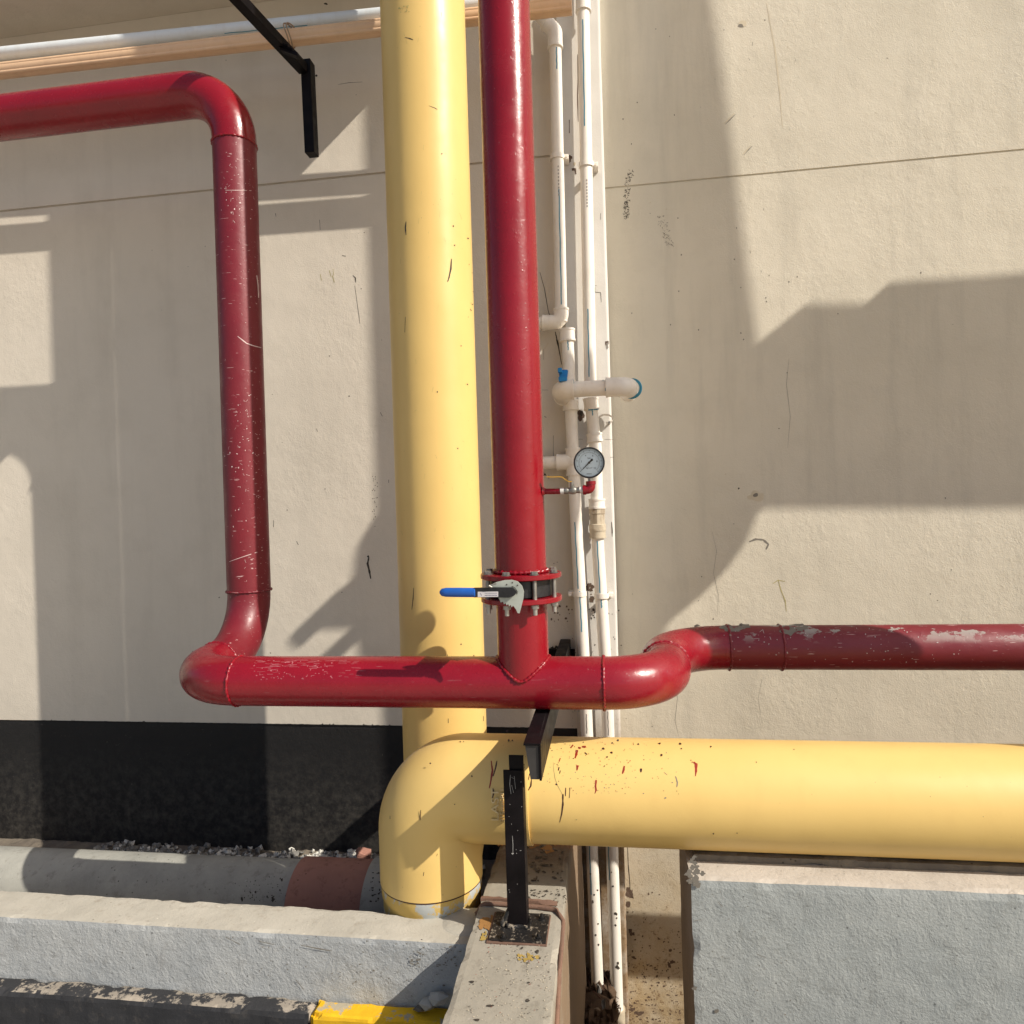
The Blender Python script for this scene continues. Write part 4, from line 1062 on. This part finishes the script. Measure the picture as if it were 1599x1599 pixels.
for k in range(9): weld(bm, (0,0,0), (0,0,1), .001, .0001) if False else None
tube(bm, sub([(xq0-.002, yp-.003, ZB+.010), (xq1+.003, yp-.003, ZB+.010)], 10), .007, 8, wob=.006); tube(bm, sub([(xq1+.003, yp-.003, ZB+.010), (xq1+.003, yp+.055, ZB+.010)], 8), .006, 8, wob=.006)
tube(bm, sub([(xq0-.014, yp+.004, ZB+.009), (xq0+.004, yp+.008, ZB+.052)], 6), .009, 8, wob=.005)
obj('weld_bead', bm, M['spatter'], t, 50)
for (px, py) in ((786,1465), (841,1465), (792,1433), (846,1434)):
    c = atz(px, py, ZB+.008); bm = bmesh.new(); lathe(bm, c, (0,0,1), [(0, .0125), (.002, .0125), (.002, .009)], 20); hexprof(bm, (c.x, c.y, c.z+.0005), .0085, .006); tube(bm, [c, c+Vector((0,0,.014))], .0045, 12)
    obj('anchor_bolt', bm, M['spatter'], t, 30)

# ================================================================== WHITE PIPES ON THE WALL
YW = YL-.075
RW = .0275
def stripe(bm, p0, p1, r, ang, w=.0046, mi=1):
    """coloured line printed along a pipe; ang turns it from the viewer's side towards +X"""
    p0, p1 = Vector(p0), Vector(p1); d = (p1-p0).normalized(); base = Vector((0,-1,0)); side = d.cross(base)
    if side.x < 0: side = -side
    n = 14; prev = None
    for k in range(n+1):
        q = p0.lerp(p1, k/n); aa = ang+.03*math.sin(k*1.3)
        row = []
        for da in (-w/r/2, w/r/2):
            row.append(bm.verts.new(q+(base*math.cos(aa+da)+side*math.sin(aa+da))*(r+.0005)))
        if prev: f = bm.faces.new((prev[0], prev[1], row[1], row[0])); f.material_index = mi
        prev = row
def fitting(bm, path, r=None, lip=.004, mi=0):
    """a socket: body with a raised lip at either end"""
    r = r or RW*1.24; path = [Vector(p) for p in path]
    tube(bm, path, r, 32, mi)
    for a, b in ((path[0], path[1]), (path[-1], path[-2])):
        d = (b-a).normalized(); tube(bm, [a-d*.0008, a+d*.008], r+.0022, 32, mi)
# pipe A: from behind the riser, 45 degree bend, down, elbow to the left
t = empty('water_pipe', at(866, 300, YW), 'white water pipe bending out from behind the red riser, nearest to it', 'pipe', )
A0, A1, A2, A3 = at(800, -19, YW), at(866.5, 50, YW), at(876.5, 503, YW), at(800, 506, YW)
bm = bmesh.new(); tube(bm, sub([A0, A1], 4), RW, 32); tube(bm, sub([A1, A2], 8), RW, 32); tube(bm, sub([A2, A3], 3), RW, 32)
stripe(bm, A1.lerp(A2, .065), A1.lerp(A2, .14), RW, .25); stripe(bm, A1.lerp(A2, .55), A1.lerp(A2, .945), RW, .15); stripe(bm, A0.lerp(A1, .45), A0.lerp(A1, .85), RW, .9)
for k in range(9): stripe(bm, A1.lerp(A2, .47+.012*k), A1.lerp(A2, .476+.012*k), RW, .12, .005, 2)
obj('pipe_run', bm, [M['pvc'], M['teal'], M['print']], t, 40)
bm = bmesh.new(); fitting(bm, fillet([A1+(A0-A1).normalized()*.06, A1, A1+(A2-A1).normalized()*.075], [.03]), RW*1.22); obj('bend', bm, M['pvc'], t, 40)
bm = bmesh.new(); fitting(bm, fillet([A2+(A1-A2).normalized()*.06, A2, A2+(A3-A2).normalized()*.085], [.036]), RW*1.22); obj('elbow', bm, M['pvc'], t, 40)
# pipe B: straight down to the cross piece
B0, B1 = at(904.5, -320, YW), at(922, 607, YW)
t = empty('water_pipe', at(912, 300, YW), 'straight white water pipe on the pale pilaster above the cross piece', 'pipe')
bm = bmesh.new(); tube(bm, sub([B0, B1], 14), RW, 32)
def onB(y): 
    s = (y+320)/927; return B0.lerp(B1, s)
stripe(bm, onB(35), onB(200), RW, -.1); stripe(bm, onB(484), onB(590), RW, -.15)
for k in range(9): stripe(bm, onB(283+5*k), onB(286+5*k), RW, .05, .006, 2)
obj('pipe_run', bm, [M['pvc'], M['teal'], M['print']], t, 40)
bm = bmesh.new(); fitting(bm, [onB(-60), onB(17)], RW*1.2); obj('socket', bm, M['pvc'], t, 40)
# cross piece with blue valve
YX = 2.98
t = empty('cross_piece', at(925, 605, YX), 'thick white horizontal pipe piece with elbows at both ends and a blue valve lever', 'pipe fitting')
E0, E1 = at(880, 609, YX), at(975, 604, YX)
RX = .0335
bm = bmesh.new(); tube(bm, sub([E0, E1], 4), RX, 36); stripe(bm, at(941,604,YX), at(942,604,YX), RX+.0002, 0, .06); obj('pipe_run', bm, [M['pvc'], M['teal']], t, 40)
bm = bmesh.new(); fitting(bm, fillet([at(896,608,YX), at(876,609,YX), at(876,609,YX)+Vector((.0, .16, 0))], [.045]), RX*1.28)
stripe(bm, at(895,608,YX), at(896.5,608,YX), RX*1.28+.0015, .1, .08); obj('elbow', bm, [M['pvc'], M['teal']], t, 40)
bm = bmesh.new(); q = at(972,604,YX); fitting(bm, fillet([at(946,605,YX), q+Vector((.028,0,0)), q+Vector((.028,.15,0))], [.045]), RX*1.22)
stripe(bm, at(945,605,YX), at(946.5,605,YX), RX*1.22+.0015, .3, .07); obj('elbow', bm, [M['pvc'], M['teal']], t, 40)
bm = bmesh.new(); c = q+Vector((.028, .0, 0)); d = Vector((.12, .35, 0)).normalized()
lathe(bm, c+Vector((.012,.055,0)), (0.25,1,0), [(0, RX*1.0), (0, RX*1.30), (.006, RX*1.34), (.012, RX*1.30)], 36, 0)
obj('blue_ring', bm, M['teal'], t, 40)
bm = bmesh.new()
qa = at(879, 596, YX-.01)
box(bm, (at(873,596,YX).x, YX-.03, at(879,597,YX).z), (at(886,596,YX).x, YX+.01, at(879,590,YX).z), 0, .003)
prism(bm, [at(873.5,590,YX-.01), at(885.5,590,YX-.01), at(887,577,YX-.01), at(872.5,577,YX-.01)], Vector((0, .02, 0)), 0, .003)
box(bm, (at(872,577,YX).x, YX-.045, at(879,584,YX).z), (at(879,596,YX).x, YX-.008, at(879,577,YX).z), 0, .003)
obj('valve_lever', bm, M['blue_lever'], t)
# pipe C: capped stub above, then all the way down
C0, C1 = at(885.5, 518, YW), at(892, 650, YW)
C2, C3, C4 = at(899, 800, YW), at(913, 1060, YW), at(934, 1556, YW)
t = empty('water_pipe', at(900, 800, YW), 'white water pipe with a capped top, running down left of the gauge', 'pipe')
bm = bmesh.new(); tube(bm, sub([C0, C1, C2, C3, C4], 5), RW, 32)
def onC(y):
    P_ = [(518,C0),(650,C1),(800,C2),(1060,C3),(1556,C4)]
    for (a, p), (b, q) in zip(P_[:-1], P_[1:]):
        if y <= b: return p.lerp(q, (y-a)/(b-a))
stripe(bm, onC(534), onC(549), RW, .1); stripe(bm, onC(815), onC(918), RW, -.2); stripe(bm, onC(922), onC(985), RW, .0); stripe(bm, onC(1112), onC(1142), RW, .05, .003, 2); stripe(bm, onC(1312), onC(1392), RW, -.35)
hc = hit_cyl(C3, C4, RW)
for x, y in ((926,1407),(928,1397),(933,1390),(934,1443),(930,1460),(922,1365),(935,1475),(926,1409)): blob(bm, x, y, 1.3, 1.8, hc, 2, 8, .4)
obj('pipe_run', bm, [M['pvc'], M['teal'], M['mark']], t, 40)
bm = bmesh.new(); fitting(bm, [at(885.3,514.5,YW), onC(533)], RW*1.25); obj('cap', bm, M['pvc'], t, 40)
bm = bmesh.new(); fitting(bm, [onC(625), onC(641)], RW*1.25); obj('socket', bm, M['pvc'], t, 40)
bm = bmesh.new(); fitting(bm, [onC(700), onC(742)], RW*1.2); fitting(bm, [onC(721), onC(721)+Vector((-.075,0,0))], RW*1.3); tube(bm, sub([onC(721), onC(721)+Vector((-.35,0,0))], 2), RW*1.05, 32); obj('tee', bm, M['pvc'], t, 40)
# pipe D: below the cross piece, couplings, down to the ground
D0 = at(922, 622, YW); D1 = at(930, 700, YW); D2 = at(934, 860, YW); D3 = at(947, 1060, YW); D4 = at(966, 1640, YW)
t = empty('water_pipe', at(935, 900, YW), 'white water pipe with stained couplings behind the gauge, running down on the pilaster', 'pipe')
bm = bmesh.new(); tube(bm, sub([D0, D1, D2, D3, D4], 5), RW, 32)
def onD(y):
    P_ = [(622,D0),(700,D1),(860,D2),(1060,D3),(1640,D4)]
    for (a, p), (b, q) in zip(P_[:-1], P_[1:]):
        if y <= b: return p.lerp(q, (y-a)/(b-a))
stripe(bm, onD(640), onD(650), RW, .1); stripe(bm, onD(844), onD(925), RW, -.1); stripe(bm, onD(935), onD(948), RW, 0); stripe(bm, onD(1108), onD(1145), RW, .05, .0025, 2); stripe(bm, onD(1316), onD(1370), RW, -.6)
hD = hit_cyl(D3, D4, RW)
for x, y, s in ((961,1427,2.6),(963,1434,1.6),(961,1445,1.3),(964,1510,3),(965,1504,1.8),(957,1384,1.4),(955,1362,1),(966,1512,2)): blob(bm, x, y, s, s*1.1, hD, 2, 8, .5)
obj('pipe_run', bm, [M['pvc'], M['teal'], M['mark']], t, 40)
bm = bmesh.new(); fitting(bm, [onD(622), onD(640)], RW*1.2); stripe(bm, onD(638.5), onD(642), RW*1.2+.0025, .3, .05); obj('socket', bm, [M['pvc'], M['teal']], t, 40)
bm = bmesh.new(); fitting(bm, [onD(677), onD(690)], RW*1.22); obj('socket', bm, M['pvc'], t, 40)
bm = bmesh.new(); fitting(bm, [onD(779), onD(794)], RW*1.3); obj('socket', bm, M['pvc'], t, 40)
bm = bmesh.new(); tube(bm, [onD(794), onD(795), onD(802), onD(803), onD(818), onD(819), onD(826), onD(827)], [RW*1.2, RW*1.3, RW*1.3, RW*1.2, RW*1.2, RW*1.36, RW*1.36, RW*1.2], 12); obj('union', bm, M['pvc_dirty'], t, 30)
bm = bmesh.new(); fitting(bm, [onD(826), onD(840)], RW*1.3); obj('socket', bm, M['pvc_dirty'], t, 40)
bm = bmesh.new(); fitting(bm, [onD(1574), onD(1640)], RW*1.25); obj('socket', bm, M['pvc_dirty'], t, 40)
# dirty third pipe by the beam
G0, G1 = at(879, 1180, YW+.02), at(889, 1620, YW+.02)
bm = bmesh.new(); tube(bm, sub([G0, G1], 8), .040, 32)
tag(obj('downpipe', bm, M['pvc_mud'], None, 40), 'muddy brown pipe in the shade between the concrete beam and the white pipes', 'pipe')
# wall clips
def clip(px, py, r, side, label, tab=True, Y=YW, hang=0):
    c = at(px, py, Y); t = empty('pipe_clip', c, label, 'clip', 'white clips holding the water pipes')
    bm = bmesh.new(); n = 22; w = .011; ring = []
    for k in range(n+1):
        a = R(-200+220*k/n+(-90 if False else 0)); ring.append((math.cos(a)*r, math.sin(a)*r))
    for (i, j) in zip(ring[:-1], ring[1:]):
        o = 1.10
        prism(bm, [c+Vector((i[0], i[1], -w)), c+Vector((j[0], j[1], -w)), c+Vector((j[0]*o, j[1]*o, -w)), c+Vector((i[0]*o, i[1]*o, -w))], Vector((0, 0, 2*w)))
    obj('strap', bm, M['pvc'], t, 30)
    bm = bmesh.new(); sx = side*r
    box(bm, (min(c.x+sx, c.x+sx+side*.022), c.y-.004, c.z-.012-hang), (max(c.x+sx, c.x+sx+side*.022), YL-.004 if side < 0 else YP-.001, c.z+.010-hang), 0, .002)
    tube(bm, [c+Vector((sx+side*.011, -.012, -.004-hang)), c+Vector((sx+side*.011, .02, -.004-hang))], .004, 10)
    obj('nail_tab', bm, M['pvc'], t, 30)
clip(870, 246, RW+.002, 1, 'white clip on the pipe nearest the riser, high up near the groove line')
clip(915.5, 258, RW+.003, 1, 'white clip high on the straight pipe of the pilaster')
clip(905, 927, RW+.002, -1, 'white clip on the left pipe just right of the flanges')
clip(939.5, 930, RW+.003, 1, 'white clip on the right pipe just right of the flanges')
c = at(945, 655, YP-.02); t = empty('pipe_clip', c, 'empty open white clip hanging on the pilaster right of the pipes, above the gauge', 'clip', 'white clips holding the water pipes')
bm = bmesh.new(); n = 16
ring = [(.034*math.cos(R(150-170*k/n)), .022*math.sin(R(150-170*k/n))) for k in range(n+1)]+[(.028, -.010), (.004, -.016)]
for i, j in zip(ring[:-1], ring[1:]):
    prism(bm, [c+Vector((i[0], -.03, i[1])), c+Vector((j[0], -.03, j[1])), c+Vector((j[0], -.03, j[1]-.005)), c+Vector((i[0], -.03, i[1]-.005))], Vector((0, .032, 0)))
obj('strap', bm, M['pvc'], t); bm = bmesh.new(); tube(bm, [c+Vector((.018,-.032,-.018)), c+Vector((.018,.02,-.018))], .005, 12); obj('nail', bm, M['galv'], t, 40)

# ================================================================== TOP LEFT: PIPES ALONG THE WALL AND THEIR BRACKET
YT = YL-.30
t = empty('water_pipe', at(500, 30, YT), 'white horizontal pipe along the top left, above the peach coloured conduit', 'pipe')
T0, T1 = at(350, 48, YT), at(595, 23, YT); dT = (T1-T0).normalized(); dT.y = 0; dT = Vector((1, 0, (T1.z-T0.z)/(T1.x-T0.x)))
def onT(x, y): return at(x, y, YT)
bm = bmesh.new(); S = T0-dT*3.5; E = T0+dT*(at(845, 5, YT).x-T0.x)
tube(bm, sub([S, E], 12), .0275, 32)
stripe(bm, T0+dT*.01, T0+dT*.40, .0275, -1.0, .003)
obj('pipe_run', bm, [pvc('pale_blue_pvc', (.66, .70, .72), (.5, .45, .38), .3), M['teal']], t, 40)
t = empty('conduit', at(500, 60, YT), 'peach coloured horizontal conduit just below the white pipe at the top left', 'conduit')
YU = YT-.035
U0, U1 = at(350, 71, YU), at(595, 43, YU); dU = Vector((1, 0, (U1.z-U0.z)/(U1.x-U0.x)))
bm = bmesh.new(); xx = at(893, 12, YU).x-U0.x
tube(bm, sub([U0-dU*3.5, U0+dU*xx], 12), .034, 32)
tube(bm, sub([U0-dU*3.5+Vector((0,-.02,-.022)), U0+dU*xx+Vector((0,-.02,-.022))], 12), .010, 10)
tube(bm, sub([U0-dU*3.5+Vector((0,-.026,.012)), U0+dU*xx+Vector((0,-.026,.012))], 12), .009, 10)
obj('conduit_run', bm, M['peach'], t, 40)
bm = bmesh.new(); q = U0+dU*(at(455, 55, YU).x-U0.x)+Vector((0, -.02, -.005))
for k in range(2):
    pts = [q+Vector((.012*k, .0, 0))+Vector((.008*math.sin(a*2), math.cos(a)*.046, math.sin(a)*.046)) for a in (2*math.pi*i/24 for i in range(25))]
    tube(bm, pts, .003, 8, cap=False)
tag(obj('wire_tie', bm, M['scratch_tan'], None, 50), 'tan wire tie wrapped round the peach conduit at the black bracket', 'tie')
# bracket
t = empty('wall_bracket', at(482, 175, YL), 'black steel wall bracket with a downward leg at the top left', 'bracket')
K1 = at(474, 108, YL-.36); K0 = at(368, -6, YL-.80); K2 = at(480.5, 108, YL-.34); K3 = at(487, 242, YL-.34)
bm = bmesh.new()
d = (K0-K1); w = Vector((.028, 0, 0)); h = Vector((0, 0, .045))
def bar(bm, a, b, w, h, bev=.001):
    bb = bmesh.new(); vs = []
    for p in (a, b):
        for s1, s2 in ((-1,-1),(1,-1),(1,1),(-1,1)): vs.append(bb.verts.new(p+w*s1*.5+h*s2*.5))
    for qd in ((3,2,1,0),(4,5,6,7),(0,1,5,4),(1,2,6,5),(2,3,7,6),(3,0,4,7)): bb.faces.new([vs[i] for i in qd])
    bmesh.ops.recalc_face_normals(bb, faces=bb.faces[:])
    if bev: bmesh.ops.bevel(bb, geom=bb.edges[:], offset=bev, segments=1, affect='EDGES')
    merge(bm, bb)
bar(bm, K0+d*.6, K1+Vector((.0,.0,0)), Vector((.042, 0, 0)), Vector((0, 0, .040)))
obj('arm', bm, M['blackiron'], t)
bm = bmesh.new(); bar(bm, K2+Vector((0,0,.03)), K3, Vector((.044, 0, 0)), Vector((0, .05, 0))); obj('leg', bm, M['blackiron'], t)
bm = bmesh.new(); q = K0.lerp(K1, .62)
for k in range(4): bar(bm, q+Vector((-.055+.02*k, .0, .03-.018*k)), q+Vector((.02+.02*k, .0, -.005-.018*k)), Vector((0, .03, 0)), Vector((0, 0, .016)))
obj('saddle', bm, M['blackiron'], t)

# ================================================================== DEBRIS AT THE FOOT OF THE PIPES
bm = bmesh.new()
c = at(938, 1556, YW-.01)
for k in range(230):
    a = random.uniform(0, 6.28); L = random.uniform(.03, .11); s = c+Vector((random.gauss(.0, .03), random.gauss(-.02, .03), random.uniform(-.15, .01)))
    e = s+Vector((math.cos(a)*L*.6, math.sin(a)*L*.4, random.uniform(-.05, .09)))
    tube(bm, [s, s.lerp(e, .5)+Vector((random.uniform(-.02, .02), 0, random.uniform(-.01, .02))), e], random.uniform(.001, .0028), 5)
tag(obj('root_tangle', bm, M['root']), 'tangle of brown roots and rubbish round the foot of the left white pipe', 'roots')
bm = bmesh.new(); zs = at(935, 1562, 3.05).z
rough_box(bm, (XB1-.01, 2.2, PIT-.1), (at(962, 1560, 3.1).x, YL, zs), .03, .035, .03, 0, 31, 'XyZ', 12)
tag(obj('soil_heap', bm, M['soil'], None, 50), 'dark soil heaped against the wall round the feet of the white pipes', 'soil', kind='stuff')
c = at(938, 1576, YW-.05); bm = bmesh.new()
tube(bm, fillet([c+Vector((0,0,-.12)), c+Vector((0,0,.02)), c+Vector((-.02,-.09,.03))], [.04]), .034, 24)
tag(obj('pipe_stub', bm, M['pvc_mud'], None, 40), 'short muddy pipe stub poking out of the ground below the roots', 'pipe')
bm = bmesh.new()
for i in range(420):
    x = random.uniform(XB1, .42); y = random.uniform(2.5, YR-.02)
    onh = x < at(962, 1560, 3.1).x
    if onh: y = min(y, YL-.03)
    s = random.uniform(.006, .022); b2 = bmesh.new(); bmesh.ops.create_icosphere(b2, subdivisions=1, radius=s)
    for v in b2.verts: v.co += v.co*.5*noise.noise(v.co*60+Vector((i, 0, 0))); v.co += Vector((x, y, (zs if onh else PIT)+random.uniform(-.01, .035)))
    merge(bm, b2, 0 if random.random() < .85 else 1)
tag(obj('soil_clods', bm, [M['soil'], M['stone_grey']]), 'loose clods and stones on the dark soil under the white pipes', 'soil', kind='stuff')
